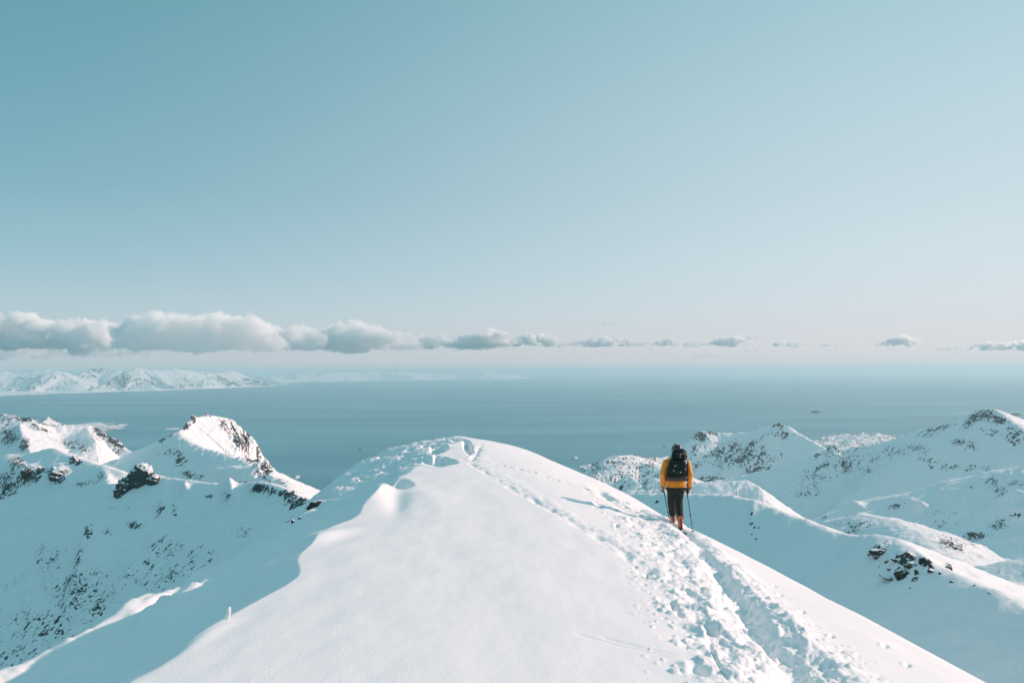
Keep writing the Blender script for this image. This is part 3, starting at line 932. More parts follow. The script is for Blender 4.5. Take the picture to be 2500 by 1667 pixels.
mountain('mountain_range', 'pale snowy mountain range across the sea, far left', 'mountain range', [
    dict(pts=[(-120, 905, 30500), (0, 903, 30000), (21, 907, 29800), (53, 911, 29800), (88, 906, 29900), (122, 902, 30000), (154, 906, 30000), (186, 918, 30200), (234, 898, 31500), (276, 903, 31500), (308, 909, 31000), (340, 900, 31800),
              (372, 903, 32000), (425, 903, 32500), (462, 903, 33500), (500, 909, 34000), (558, 906, 36000), (611, 918, 38000), (660, 924, 40000)], near=0.34, far=0.5, rnd=25, gully=1000, gl=2100, jag=4.0),
    dict(pts=[(230, 950, 27500), (262, 935, 28300), (290, 917, 28700), (304, 909, 28900), (320, 916, 28900), (345, 930, 28800), (380, 946, 28400)], near=0.4, far=0.45, rnd=50, gully=260, gl=600, jag=.8),
    dict(pts=[(80, 925, 28600), (115, 908, 28700), (140, 904, 28800), (165, 912, 28800), (190, 932, 28500)], near=0.4, far=0.45, rnd=50, gully=260, gl=600, jag=.8),
], (-38, -15), (24500, 43000), 520, 260, M_FAR, (45, 1500), far_rock, far_extra([26000, 26800, 31000, 35500, 45000, 60000, 80000, 90000]), seed=101)
mountain('mountain_range', 'faint blue mountain range on the sea horizon, farthest away', 'mountain range', [
    dict(pts=[(560, 920, 52000), (654, 922, 52000), (691, 912, 54000), (733, 907, 55000), (776, 909, 56000), (850, 908, 58000), (903, 907, 60000), (983, 908, 62000), (1063, 911, 66000), (1132, 913, 68000), (1175, 902, 66000), (1195, 904, 66000),
              (1212, 908, 66000), (1250, 914, 67000), (1290, 920, 70000)], near=0.3, far=0.5, rnd=40, gully=500, gl=1500, jag=2.6),
], (-21, 3), (41000, 76000), 380, 110, M_FAR, (60, 900), far_rock, far_extra([40500, 41000, 41200, 42000, 46000, 66000, 90000, 99000]), seed=111)


def skerry(name, label, cat, px0, px1, py0, py1, thr, seed, hgt=14, dark=0.0):
    """low snowy rocks just above the water"""
    d0 = -SEA * F / (py1 - HOR - (CX - (px0 + px1) / 2) * -ROLL * -1) if False else None
    c = np.array([pdir(np.array([a]), np.array([b]))[0] for a, b in ((px0, py1), (px1, py1), (px0, py0), (px1, py0))])
    g = c * (SEA / c[:, 2])[:, None]
    az0 = math.degrees(min(math.atan2(p[0], p[1]) for p in g)); az1 = math.degrees(max(math.atan2(p[0], p[1]) for p in g))
    r = np.hypot(g[:, 0], g[:, 1])
    th = np.radians(np.linspace(az0, az1, 160)); rr = np.linspace(r.min(), r.max(), 90)
    R_, T_ = np.meshgrid(rr, th, indexing='ij')
    X = R_ * np.sin(T_); Y = R_ * np.cos(T_)
    px, py = proj(X, Y, np.full(X.shape, SEA))
    a = (px - px0) / (px1 - px0) * 2 - 1; b = (py - py0) / (py1 - py0) * 2 - 1
    m = 1 - np.clip(a * a + b * b, 0, 1.3)
    w = r.mean() / 60
    h = fbm(X / w + seed, Y / (w * 1.6), 5, .6) + thr + 0.9 * (m - 0.55)
    Z = SEA - 4 + np.clip(h, -0.4, 1) * hgt * 1.6
    keep = np.maximum.reduce([Z[:-1, :-1], Z[1:, :-1], Z[:-1, 1:], Z[1:, 1:]]) > SEA - 2
    rock = dark + 0.36 + 0.4 * fbm(X / (w * .5) + 5, Y / (w * .5), 4) + 0.3 * sstep(2.0, 0.5, Z - SEA)
    me = grid_mesh(name, X, Y, Z, keep, {'rock': np.clip(rock, 0, 1.2)})
    tag(link(name, me, M_MT_FAR), label, cat, kind='structure')


skerry('skerries', 'low snowy skerries on the sea beyond the peak at the left edge', 'skerries', 110, 345, 1026, 1062, 0.10, 3)
skerry('skerries', 'low snow-speckled coast between the blunt headland and the long mountain', 'coast', 1980, 2230, 1056, 1100, 0.34, 8, 22)
skerry('islet', 'flat islet, a thin white line on the sea left of the sharp peak', 'islet', 398, 442, 1044, 1050, 0.3, 12, 8)
skerry('islet', 'tiny white islet off the foot of the sharp peak', 'islet', 714, 736, 1160, 1170, 0.3, 14, 8)
skerry('islet', 'small snowy islets to the right of the foreground summit', 'islet', 1372, 1424, 1110, 1123, 0.12, 19, 10)
skerry('islet', 'thin dark islet on the sea above the blunt headland', 'islet', 1978, 2004, 1002, 1010, 0.3, 22, 16, 0.6)
skerry('islet', 'thin dark islet on the sea beside the rocky summit at right', 'islet', 2464, 2494, 1008, 1016, 0.3, 27, 16, 0.6)
skerry('skerries', 'low white skerries at the shore just left of the low hills', 'skerries', 1400, 1490, 1128, 1160, 0.1, 33, 12)
skerry('islet', 'small rock on the sea beside the helmet', 'islet', 1614, 1628, 1086, 1092, 0.25, 37, 9, 0.6)

# ---- sea
def build_sea():
    m, t, b = new_mat('sea_water')
    L = t.links.new
    g = t.nodes.new('ShaderNodeNewGeometry')
    mp = t.nodes.new('ShaderNodeMapping'); mp.inputs['Scale'].default_value = (0.00022, 0.0008, 1)
    L(g.outputs['Position'], mp.inputs[0])
    n = t.nodes.new('ShaderNodeTexNoise'); n.inputs['Scale'].default_value = 1.0; n.inputs['Detail'].default_value = 5
    L(mp.outputs[0], n.inputs['Vector'])
    n2 = t.nodes.new('ShaderNodeTexNoise'); n2.inputs['Scale'].default_value = 0.03; n2.inputs['Detail'].default_value = 3
    L(g.outputs['Position'], n2.inputs['Vector'])
    c = t.nodes.new('ShaderNodeMix'); c.data_type = 'RGBA'
    c.inputs[6].default_value = (0.018, 0.205, 0.262, 1); c.inputs[7].default_value = (0.105, 0.350, 0.400, 1)  # lighter wind streaks and bright sheen patches, both put into the water colour
    mr_ = t.nodes.new('ShaderNodeMapRange'); mr_.inputs['From Min'].default_value = 0.40; mr_.inputs['From Max'].default_value = 0.72
    L(n.outputs[0], mr_.inputs['Value']); L(mr_.outputs[0], c.inputs[0]); L(c.outputs[2], b.inputs['Base Color'])
    b.inputs['Roughness'].default_value = 0.35
    b.inputs['Specular IOR Level'].default_value = 0.16
    bp = t.nodes.new('ShaderNodeBump'); bp.inputs['Strength'].default_value = 0.5; bp.inputs['Distance'].default_value = 6.0
    L(n2.outputs[0], bp.inputs['Height']); L(bp.outputs[0], b.inputs['Normal'])
    rs = np.concatenate([[0], np.exp(np.linspace(math.log(800), math.log(150000), 40))])
    th = np.linspace(-PI, PI, 97)
    R_, T_ = np.meshgrid(rs, th, indexing='ij')
    me = grid_mesh('sea', R_ * np.sin(T_), R_ * np.cos(T_), np.full(R_.shape, SEA))
    tag(link('sea', me, m), 'wide calm teal sea reaching to the pale horizon', 'sea', kind='structure')


build_sea()

# ================================================================== ROCKS
def rock_mesh(name, sx, sy, sz, seed, sub=4, jag=0.12):
    rs = np.random.RandomState(seed)
    bm = bmesh.new()
    bmesh.ops.create_icosphere(bm, subdivisions=sub, radius=1.0)
    planes = []
    for i in range(16):
        v = rs.randn(3); v /= np.linalg.norm(v)
        planes.append((v, rs.uniform(0.55, 0.92)))
    for v in bm.verts:
        p = np.array(v.co); k = 1.0
        for nrm, h in planes:
            d = float(p @ nrm)
            if d > 1e-6:
                k = min(k, h / d)
        p = p * k
        q = np.array([p[0] * 2.2 + seed, p[1] * 2.2]); w = np.array([p[1] * 2.2 + 4, p[2] * 2.2 + seed])
        n = float(ridged(np.array([q[0] * 1.3 + p[2]]), np.array([q[1] * 1.3 + p[2] * .7]), 4)[0]) + float(fbm(np.array([w[0] * 1.6]), np.array([w[1] * 1.6]), 4)[0])
        p = p * (1 + jag * (n - 0.6) * 1.6)
        v.co = Vector((p[0] * sx, p[1] * sy, p[2] * sz))
    me = bpy.data.meshes.new(name)
    bm.to_mesh(me); bm.free()
    return me


M_ROCK = mountain_material('bare_rock', 0.06, rock=(0.025, 0.028, 0.028), rock2=(0.09, 0.085, 0.075), use_slope=True, snow_at=0.66)
M_CLIFF = mountain_material('cliff_rock', 2.2, rock=(0.028, 0.036, 0.036), rock2=(0.075, 0.08, 0.074), use_slope=True, snow_at=0.50)
M_CRAG = mountain_material('crag_rock', 0.35, rock=(0.028, 0.03, 0.029), rock2=(0.10, 0.095, 0.08), use_slope=True, snow_at=0.66)


def put_rock(name, P, w, h, tilt, seed, mat, label, cat, group=None, depth=None, sub=4, jag=.12, sink=0.0):
    me = rock_mesh(name, w / 2 * 1.15, (depth or w) / 2 * 1.1, h / 2 * 1.15, seed, sub, jag)
    o = link(name, me, mat, smooth=True)
    o.location = Vector(P) + Vector((0, 0, -sink))
    o.rotation_euler = (0, math.radians(tilt), 0)
    tag(o, label, cat, group)
    return o


CQ = 'shaded snow slope dotted'
for (cx, cy, w, h, tl, sd, lab) in (
        (348, 1166, 62, 74, 8, 5, 'big dark snow-capped crag standing on the left ridge'),
        (303, 1193, 40, 62, 14, 8, 'tall dark crag leaning on the left side of the big snow-capped crag'),
        (374, 1172, 34, 34, 20, 33, 'lower right shoulder crag of the big snow-capped crag'),
        (68, 1152, 34, 36, 0, 11, 'dark cliff knob below the ridge, leftmost of three'),
        (100, 1148, 26, 26, 10, 12, 'small dark cliff knob below the ridge, middle one of three'),
        (142, 1156, 54, 34, 12, 14, 'wide dark cliff knob below the ridge, rightmost of three'),
        (185, 1124, 32, 22, 20, 15, 'dark rock under the sunlit crest beyond the wide cliff knob')):
    P = pick(CQ, cx, cy + h * 0.12)
    d = P[1]
    put_rock('rock_outcrop', P, w * d / F, h * d / F, tl, sd, M_CLIFF, lab, 'rock outcrop', 'dark crags on the left ridge', depth=w * d / F * 0.8, sub=5, jag=.16)

for k, (cx, cy, w, h, tl) in enumerate(((772, 1252, 22, 11, -20), (711, 1267, 20, 9, -25), (716, 1303, 9, 12, -20), (737, 1287, 7, 13, -60), (813, 1207, 9, 12, -55), (693, 1315, 18, 4, -32),
                                        (788, 1236, 26, 6, -28), (760, 1242, 12, 13, -50), (747, 1259, 12, 5, -35), (729, 1271, 14, 4, -45), (800, 1222, 12, 5, -40), (783, 1219, 9, 9, -50))):
    P = fg_hit(cx, cy)
    P[2] = ground_z(P[0], P[1])
    d = P[1]
    put_rock('rock', P, w * d / F * 1.5, h * d / F * 2.0, -tl * -1, 200 + k, M_ROCK, 'dark rock poking through the wind-scoured snow on the left flank of the near ridge', 'rock', 'rocks on the left flank of the ridge', depth=max(w, h) * d / F * .8, sub=3, sink=0.02)

HL = 'near snow slope in shade'
M4R = [(2145, 1347, 36, 18, 5), (2142, 1361, 19, 9, 10), (2123, 1351, 10, 8, 0), (2167, 1372, 12, 8, 10), (2149, 1383, 4, 4, 0), (2173, 1388, 14, 6, 12), (2192, 1368, 26, 6, 22), (2229, 1360, 28, 16, 30), (2226, 1379, 30, 18, 10),
       (2201, 1397, 26, 16, -20), (2174, 1409, 42, 9, 16), (2209, 1408, 12, 20, 10), (2239, 1400, 8, 22, -10), (2229, 1415, 7, 14, 20), (2252, 1367, 14, 18, 40), (2266, 1379, 20, 11, 40), (2276, 1390, 20, 10, 20),
       (2297, 1400, 8, 12, -20), (2324, 1417, 13, 7, 20), (2316, 1387, 14, 10, 30), (2380, 1428, 9, 6, 20), (2417, 1448, 9, 6, 20), (2225, 1435, 8, 5, 0), (1836, 1256, 6, 15, 10), (1837, 1277, 9, 8, 0), (1842, 1287, 5, 8, 20),
       (1852, 1287, 5, 5, 0), (1838, 1304, 7, 6, 20), (1851, 1316, 10, 4, 20), (1604, 1226, 11, 9, 10)]
_pos = [pick(HL, a, b) for a, b, *_ in M4R]
for k, ((cx, cy, w, h, tl), P) in enumerate(zip(M4R, _pos)):
    d = P[1]
    big = w * h > 150
    if cx < 1700: lab, grp = 'dark rock in the snow just left of the skier, behind the track', None
    elif cx < 1900: lab, grp = 'small dark rock in a short column down the shaded slope right of the skier', 'small rocks right of the skier'
    elif cx > 2370: lab, grp = 'small dark stone on the sunlit edge of the near slope, far right', 'stones on the sunlit edge'
    elif big: lab, grp = 'large dark rock slab in the outcrop on the shaded near slope', 'rock slabs of the outcrop'
    else: lab, grp = 'small dark rock around the outcrop on the shaded near slope', 'small rocks of the outcrop'
    put_rock('rock', P, w * d / F * (1.25 if big else 1), h * d / F * 1.3, tl, 300 + k, M_CRAG, lab, 'rock', grp, depth=w * d / F * .9, sub=4 if big else 3, jag=.16, sink=0.05)

# standing sliver of snow on the shaded flank
P = fg_hit(556, 1512); P[2] = ground_z(P[0], P[1])
d = P[1]
put_rock('snow_block', P + np.array([0, 0, 10 * d / F]), 12 * d / F, 36 * d / F, 14, 401, M_SNOW, 'small upright sunlit block of snow on the shaded left flank', 'snow block', depth=9 * d / F, sub=3, jag=.05)

# ================================================================== BOAT
def box(bm, x0, x1, y0, y1, z0, z1, taper=0.0):
    vs = []
    for z in (z0, z1):
        k = taper if z == z1 else 0
        for (a, b) in ((x0 + k, y0 + k), (x1 - k, y0 + k), (x1 - k, y1 - k), (x0 + k, y1 - k)):
            vs.append(bm.verts.new((a, b, z)))
    for f in ((3, 2, 1, 0), (4, 5, 6, 7), (0, 1, 5, 4), (1, 2, 6, 5), (2, 3, 7, 6), (3, 0, 4, 7)):
        bm.faces.new([vs[i] for i in f])


def bm_obj(name, bm, mat, parent=None, smooth=False):
    bmesh.ops.recalc_face_normals(bm, faces=bm.faces)
    me = bpy.data.meshes.new(name); bm.to_mesh(me); bm.free()
    return link(name, me, mat, parent, smooth)


def build_boat():
    c = pdir(np.array([879.0]), np.array([1097.5]))[0]; P = c * SEA / c[2]
    e = bpy.data.objects.new('boat', None); COL.objects.link(e)
    e.location = Vector(P); e.rotation_euler = (0, 0, math.radians(176))
    tag(e, 'small dark boat drawing a white wake across the sea', 'boat')
    bm = bmesh.new()
    rings = []
    for x, w, zt in ((-13, 3.4, 3.0), (-8, 3.8, 2.8), (2, 3.8, 3.0), (8, 2.6, 3.8), (13, 0.15, 5.0)):
        rings.append([bm.verts.new(p) for p in ((x, -w, zt), (x, -w * .6, -0.8), (x, w * .6, -0.8), (x, w, zt))])
    for a, b in zip(rings, rings[1:]):
        for i in range(4):
            j = (i + 1) % 4
            bm.faces.new((a[i], a[j], b[j], b[i]))
    bm.faces.new(rings[0]); bm.faces.new(rings[-1][::-1])
    bm_obj('hull', bm, plain('boat_hull', (0.05, 0.08, 0.09), 0.4), e)
    bm = bmesh.new(); box(bm, -9, 3, -2.6, 2.6, 2.9, 6.2, 0.3)
    cb = bm_obj('cabin', bm, plain('boat_cabin', (0.28, 0.32, 0.33), 0.5), e)
    bm = bmesh.new(); box(bm, -8, 3.05, -2.7, 2.7, 4.6, 5.5)
    bm_obj('window', bm, plain('boat_window', (0.02, 0.03, 0.035), 0.1), cb)
    bm = bmesh.new(); box(bm, -3.2, -2.8, -0.2, 0.2, 6.1, 11)
    bm_obj('mast', bm, plain('boat_mast', (0.3, 0.3, 0.3), 0.5), e)
    # wake on the water: foam with broken edges
    m, t, b = new_mat('foam')
    b.inputs['Base Color'].default_value = (0.42, 0.52, 0.54, 1); b.inputs['Roughness'].default_value = 0.7
    n = 60
    A = np.array(P); q = pdir(np.array([962.0]), np.array([1103.5]))[0]; Bp = q * SEA / q[2]
    tt = np.linspace(0, 1, n)
    ctr = A[None] + (Bp - A)[None] * tt[:, None]
    nrm = np.array([-(Bp - A)[1], (Bp - A)[0]]); nrm /= np.linalg.norm(nrm)
    wd = (3.5 + 7 * tt) * (1 + 0.4 * fbm(tt * 14, tt * 0, 3)) * (1 - tt ** 3)
    X = np.stack([ctr[:, 0] - nrm[0] * wd, ctr[:, 0], ctr[:, 0] + nrm[0] * wd], 1)
    Y = np.stack([ctr[:, 1] - nrm[1] * wd, ctr[:, 1], ctr[:, 1] + nrm[1] * wd], 1)
    Z = np.full(X.shape, SEA + 0.25); Z[:, 1] += 0.5
    tag(link('boat_wake', grid_mesh('boat_wake', X, Y, Z), m), 'thin white wake trailing behind the small boat', 'boat wake', kind='stuff')


build_boat()

# ================================================================== SKIER
KZ = 6.03 * F / D_SK            # enlarged-view pixels per metre at the skier


def S(zx, zy, y):
    """local point of the skier from its place in an enlarged view (right heel = 500,1390) and its depth y"""
    k = (D_SK + y) / D_SK
    return Vector(((zx - 500) / KZ * k + HEEL_R[0] / D_SK * y, y, (1390 - zy) / KZ * k + HEEL_R[2] / D_SK * y))


def tube(bm, pts, rad, seg=14, cap=True, squash=None):
    """closed tube through pts; rad = radius or (rx, ry) per point; rx lies along the world X axis as far as possible"""
    pts = [Vector(p) for p in pts]
    rings = []
    n = len(pts)
    for i, p in enumerate(pts):
        t = (pts[min(i + 1, n - 1)] - pts[max(i - 1, 0)])
        t = t.normalized() if t.length > 1e-9 else Vector((0, 0, 1))
        ref = Vector((1, 0, 0)) if abs(t.x) < 0.9 else Vector((0, 1, 0))
        a = (ref - t * ref.dot(t)).normalized(); b = t.cross(a)
        r = rad[i] if isinstance(rad, (list, tuple)) else rad
        rx, ry = r if isinstance(r, (list, tuple)) else (r, r)
        rings.append([bm.verts.new(p + a * (math.cos(k / seg * 2 * PI) * rx) + b * (math.sin(k / seg * 2 * PI) * ry)) for k in range(seg)])
    for A, B in zip(rings, rings[1:]):
        for i in range(seg):
            j = (i + 1) % seg
            bm.faces.new((A[i], A[j], B[j], B[i]))
    if cap:
        for ring, d in ((rings[0], -1), (rings[-1], 1)):
            c = sum((v.co for v in ring), Vector()) / seg
            cv = bm.verts.new(c)
            for i in range(seg):
                f = (ring[i], ring[(i + 1) % seg], cv)
                bm.faces.new(f if d > 0 else f[::-1])
    return rings


def ell(bm, c, r, rot=None, sub=3):
    mtx = Matrix.Translation(Vector(c)) @ (rot.to_matrix().to_4x4() if rot else Matrix.Identity(4)) @ Matrix.Diagonal((r[0], r[1], r[2], 1))
    bmesh.ops.create_icosphere(bm, subdivisions=sub, radius=1.0, matrix=mtx)


def fuse(o, voxel, smooth=2, crease=0.0, csize=0.06):
    r = o.modifiers.new('fuse', 'REMESH'); r.mode = 'VOXEL'; r.voxel_size = voxel; r.use_smooth_shade = True
    if smooth:
        s = o.modifiers.new('soft', 'SMOOTH'); s.iterations = smooth; s.factor = 0.5
    if crease:
        tx = bpy.data.textures.new('folds', 'CLOUDS'); tx.noise_scale = csize; tx.noise_depth = 2
        d = o.modifiers.new('folds', 'DISPLACE'); d.texture = tx; d.strength = crease; d.mid_level = 0.5; d.texture_coords = 'LOCAL'


def loft_boxy(bm, rows, n=24, e=2.8):
    """rings of super-ellipses: (centre Vector, rx, ry)"""
    rings = []
    for c, rx, ry in rows:
        ring = []
        for k in range(n):
            a = k / n * 2 * PI
            ca, sa = math.cos(a), math.sin(a)
            ring.append(bm.verts.new(c + Vector((math.copysign(abs(ca) ** (2 / e), ca) * rx, math.copysign(abs(sa) ** (2 / e), sa) * ry, 0))))
        rings.append(ring)
    for A, B in zip(rings, rings[1:]):
        for i in range(n):
            j = (i + 1) % n
            bm.faces.new((A[i], A[j], B[j], B[i]))
    bm.faces.new(rings[0][::-1]); bm.faces.new(rings[-1])


def row(x0, x1, zy, y, ry):
    a, b = S(x0, zy, y), S(x1, zy, y)
    return ((a + b) / 2, (b - a).length / 2, ry)


def build_skier():
    MJ = plain('jacket_orange', (0.86, 0.30, 0.022), 0.55, noise=0.12, scale=9, bump=0.25, bscale=40)
    MT = plain('trousers_charcoal', (0.022, 0.026, 0.023), 0.8, noise=0.3, scale=10, bump=0.3, bscale=50, spec=.3)
    MK = plain('skin', (0.45, 0.28, 0.2), 0.6)
    MG = plain('glove_leather', (0.30, 0.15, 0.045), 0.6, noise=0.25, scale=30)
    MBK = plain('black_plastic', (0.012, 0.013, 0.014), 0.25, coat=0.5)
    MBO = plain('boot_orange', (0.60, 0.12, 0.035), 0.35, noise=0.15, scale=12)
    MSO = plain('boot_sole', (0.02, 0.022, 0.022), 0.6)
    MST = plain('buckle_highlight_white', (0.7, 0.7, 0.7), 0.4)  # white for the buckles and for the painted highlights
    root = bpy.data.objects.new('person', None); COL.objects.link(root)
    root.location = Vector(HEEL_R)
    tag(root, 'person in an orange jacket and dark trousers walking away up the snow track with poles', 'person')

    neck, head = S(452, 350, .50), S(452, 235, .56)
    shL, shR = S(292, 425, .46), S(606, 440, .45)
    elL, elR = S(250, 590, .40), S(640, 615, .39)
    wrL, wrR = S(242, 765, .52), S(628, 790, .48)
    pel, hem = S(434, 750, .37), S(430, 775, .37)
    hpL, hpR = S(374, 800, .39), S(488, 800, .36)
    knL, knR = S(362, 1000, .60), S(470, 1010, .36)
    anL, anR = S(378, 1185, .78), S(486, 1235, .08)

    # body: one continuous figure under the clothes
    bm = bmesh.new()
    tube(bm, [pel, S(440, 640, .40), S(446, 500, .44), S(450, 420, .47), neck], [(.15, .11), (.14, .10), (.16, .115), (.15, .10), (.06, .06)])
    tube(bm, [neck, S(452, 290, .53)], [.058, .056])
    ell(bm, head, (.078, .098, .115)); ell(bm, head + Vector((0, .095, -.01)), (.014, .022, .022), sub=2)          # head, nose
    ell(bm, head + Vector((0, .075, -.075)), (.04, .03, .025), sub=2)                                              # chin
    for sx in (-1, 1):
        ell(bm, head + Vector((sx * .08, 0, -.01)), (.01, .02, .03), sub=2)                                         # ears
    for sh, el_, wr in ((shL, elL, wrL), (shR, elR, wrR)):
        tube(bm, [sh.lerp(neck, .45), sh, sh.lerp(el_, .5), el_, el_.lerp(wr, .5), wr], [.05, .058, .052, .042, .04, .03])
    for hp, kn, an in ((hpL, knL, anL), (hpR, knR, anR)):
        tube(bm, [hp.lerp(pel, .6), hp, hp.lerp(kn, .5), kn, kn.lerp(an, .45), an], [.09, .09, .075, .055, .052, .038])
    o = bm_obj('body', bm, MK, root, True); fuse(o, 0.014, 2)

    # jacket
    bm = bmesh.new()
    loft_boxy(bm, [row(292, 572, 770, .36, .145), row(288, 578, 745, .37, .155), row(296, 580, 690, .38, .15), row(306, 590, 600, .40, .15), row(300, 600, 500, .43, .155), row(300, 600, 440, .45, .14),
                   row(345, 560, 395, .48, .11), row(385, 520, 350, .50, .085), row(378, 525, 290, .53, .085), row(384, 520, 262, .55, .075)], 28, 2.3)
    for sh, el_, wr, r in ((shL, elL, wrL, .082), (shR, elR, wrR, .074)):
        tube(bm, [sh.lerp(neck, .5), sh, sh.lerp(el_, .5), el_, el_.lerp(wr, .5), wr.lerp(el_, .02)], [r, r * 1.02, r, r * .96, r * .84, r * .76])
    o = bm_obj('jacket', bm, MJ, root, True); fuse(o, 0.013, 2, 0.030, 0.055)
    # hem binding
    bm = bmesh.new()
    loft_boxy(bm, [row(291, 573, 783, .36, .150), row(291, 573, 772, .36, .152)], 28, 2.3)
    bm_obj('jacket_hem', bm, MJ, root, True)

    # trousers
    bm = bmesh.new()
    loft_boxy(bm, [row(300, 562, 860, .36, .13), row(290, 570, 800, .37, .14), row(300, 560, 745, .37, .13)], 24, 2.2)
    for hp, kn, an, r in ((hpL, knL, anL, .100), (hpR, knR, anR, .098)):
        tube(bm, [hp, hp.lerp(kn, .4), hp.lerp(kn, .8), kn.lerp(an, .12), kn.lerp(an, .5), an.lerp(kn, .06), an], [r * 1.1, r * 1.08, r * .95, r * .92, r * .84, r * .80, r * .80])
    o = bm_obj('trousers', bm, MT, root, True); fuse(o, 0.013, 2, 0.035, 0.05)

    # boots
    for an, toe_dx, lift, dark in ((anL, -.01, -0.0, 1), (anR, .02, .05, 0)):
        bm = bmesh.new()
        heel = an + Vector((0.012, -.03, -.20))
        tube(bm, [an + Vector((0, .01, .05)), an + Vector((0, 0, -.06)), an + Vector((.004, -.01, -.14)), heel + Vector((0, .02, -.0))], [(.062, .07), (.06, .072), (.052, .07), (.045, .06)])
        tube(bm, [heel + Vector((0, -.02, .02)), heel + Vector((0, .09, .02)), heel + Vector((toe_dx, .19, -.01 - lift)), heel + Vector((toe_dx, .27, -.02 - lift))], [(.045, .05), (.05, .055), (.052, .045), (.04, .03)])
        b_ = bm_obj('boot', bm, MBO, root, True); fuse(b_, 0.009, 1)
        bm = bmesh.new()
        tube(bm, [heel + Vector((0.004, -.055, -.035)), heel + Vector((.004, .1, -.045)), heel + Vector((toe_dx, .26, -.06 - lift))], [(.042, .02), (.042, .018), (.042, .015)], 12)
        bm_obj('sole', bm, MSO, b_, True)
        bm = bmesh.new()
        tube(bm, [an + Vector((-.066, 0, -.03)), an + Vector((0, -.085, -.04)), an + Vector((.066, 0, -.03))], .009, 8)
        tube(bm, [an + Vector((-.06, 0, -.10)), an + Vector((.004, -.088, -.12)), an + Vector((.062, 0, -.10))], .009, 8)
        tube(bm, [an + Vector((.006, -.088, .0)), an + Vector((.008, -.092, -.12)), heel + Vector((.004, -.07, .0))], .014, 8)
        bm_obj('buckle', bm, MSO, b_, True)

    # helmet, goggle strap
    bm = bmesh.new()
    hc = S(452, 232, .56)
    ell(bm, hc, (.126, .15, .122), sub=4)
    for v in list(bm.verts):
        if v.co.z < hc.z - .075:
            v.co.z = hc.z - .075
    tube(bm, [hc + Vector((math.cos(a) * .128, math.sin(a) * .152, -.06 + .02 * math.sin(a))) for a in np.linspace(0, 2 * PI, 25)], .009, 8, cap=False)
    h = bm_obj('helmet', bm, MBK, root, True)
    bm = bmesh.new()
    for a0, a1 in ((PI * 1.04, PI * 1.96),):
        tube(bm, [hc + Vector((math.cos(a) * .129, math.sin(a) * .153, .012)) for a in np.linspace(a0, a1, 15)], [(.004, .017)] * 15, 8)
    bm_obj('goggle_strap', bm, plain('strap_grey', (0.10, 0.105, 0.11), 0.5), h, True)
    for c_, r_ in (((.012, -.03, .108), (.026, .05, .020)), ((.078, -.06, .074), (.024, .045, .024)), ((-.078, -.06, .073), (.014, .03, .012))):
        bm = bmesh.new(); ell(bm, hc + Vector(c_), r_, sub=2); bm_obj('helmet_highlight', bm, MST, h, True)  # white blobs stand in for the gloss highlights on the helmet

    # gloves closed round the pole grips: palm, four bent fingers, thumb from the side
    for wr, gx, sgn in ((wrL, S(256, 850, .58), -1), (wrR, S(592, 870, .50), 1)):
        bm = bmesh.new()
        pc = wr.lerp(gx, .62)
        ax = (gx - wr).normalized()
        tube(bm, [wr + ax * -.03, wr + ax * .02, pc + Vector((sgn * .012, 0, .01)), pc + Vector((sgn * .008, .0, -.045))], [(.052, .052), (.045, .045), (.032, .05), (.026, .044)], 12)
        for i in range(4):
            L_ = (.036, .040, .038, .031)[i]
            b0 = pc + Vector((sgn * .022, .038 - .004 * i, -.002 - .022 * i))
            tube(bm, [b0, b0 + Vector((sgn * .002, L_ * .7, -.006)), b0 + Vector((-sgn * .018, L_ * .95, -.010)), b0 + Vector((-sgn * .040, L_ * .55, -.010)), b0 + Vector((-sgn * .044, L_ * .1, -.008))], [.0125, .0125, .012, .0115, .010], 8)
        t0 = pc + Vector((-sgn * .012, .02, .03))
        tube(bm, [t0, t0 + Vector((-sgn * .022, .018, .0)), t0 + Vector((-sgn * .026, .04, -.012)), t0 + Vector((-sgn * .012, .058, -.02))], [.016, .015, .013, .011], 8)
        g = bm_obj('glove', bm, MG, root, True); fuse(g, 0.005, 1)
        bm = bmesh.new()
        tube(bm, [wr + ax * .0 + Vector((math.cos(a) * .056, math.sin(a) * .056, 0)) for a in np.linspace(0, 2 * PI, 17)], .010, 6, cap=False)
        bm_obj('wrist_strap', bm, MSO, g, True)

    # backpack
    MP = plain('pack_fabric', (0.008, 0.013, 0.012), 0.5, spec=0.2, noise=0.3, scale=12, bump=0.3, bscale=30)
    MP2 = plain('pack_panel', (0.009, 0.019, 0.017), 0.45, spec=0.2, noise=0.3, scale=10, bump=0.25, bscale=30)
    MPB = plain('pack_base', (0.042, 0.036, 0.030), 0.7, noise=0.3, scale=14)
    MPS = plain('pack_webbing', (0.012, 0.013, 0.013), 0.7)
    pk = bpy.data.objects.new('backpack', None); COL.objects.link(pk)
    pk.location = Vector(HEEL_R)
    tag(pk, 'black and dark green backpack carried by the person in the orange jacket', 'backpack')
    bm = bmesh.new()
    loft_boxy(bm, [row(318, 570, 688, .17, .09), row(296, 590, 672, .165, .115), row(287, 597, 630, .16, .125), row(300, 606, 560, .165, .135), row(322, 612, 480, .18, .135), row(342, 606, 410, .20, .13), row(372, 586, 372, .22, .11), row(392, 572, 360, .23, .08)], 28, 2.9)
    o = bm_obj('main_compartment', bm, MP, pk, True); fuse(o, 0.012, 1, 0.02, 0.05)
    bm = bmesh.new()
    loft_boxy(bm, [row(318, 575, 696, .17, .09), row(292, 592, 684, .16, .125), row(284, 600, 655, .155, .136), row(290, 600, 628, .155, .134)], 28, 2.9)
    bm_obj('base_panel', bm, MPB, pk, True)
    bm = bmesh.new()
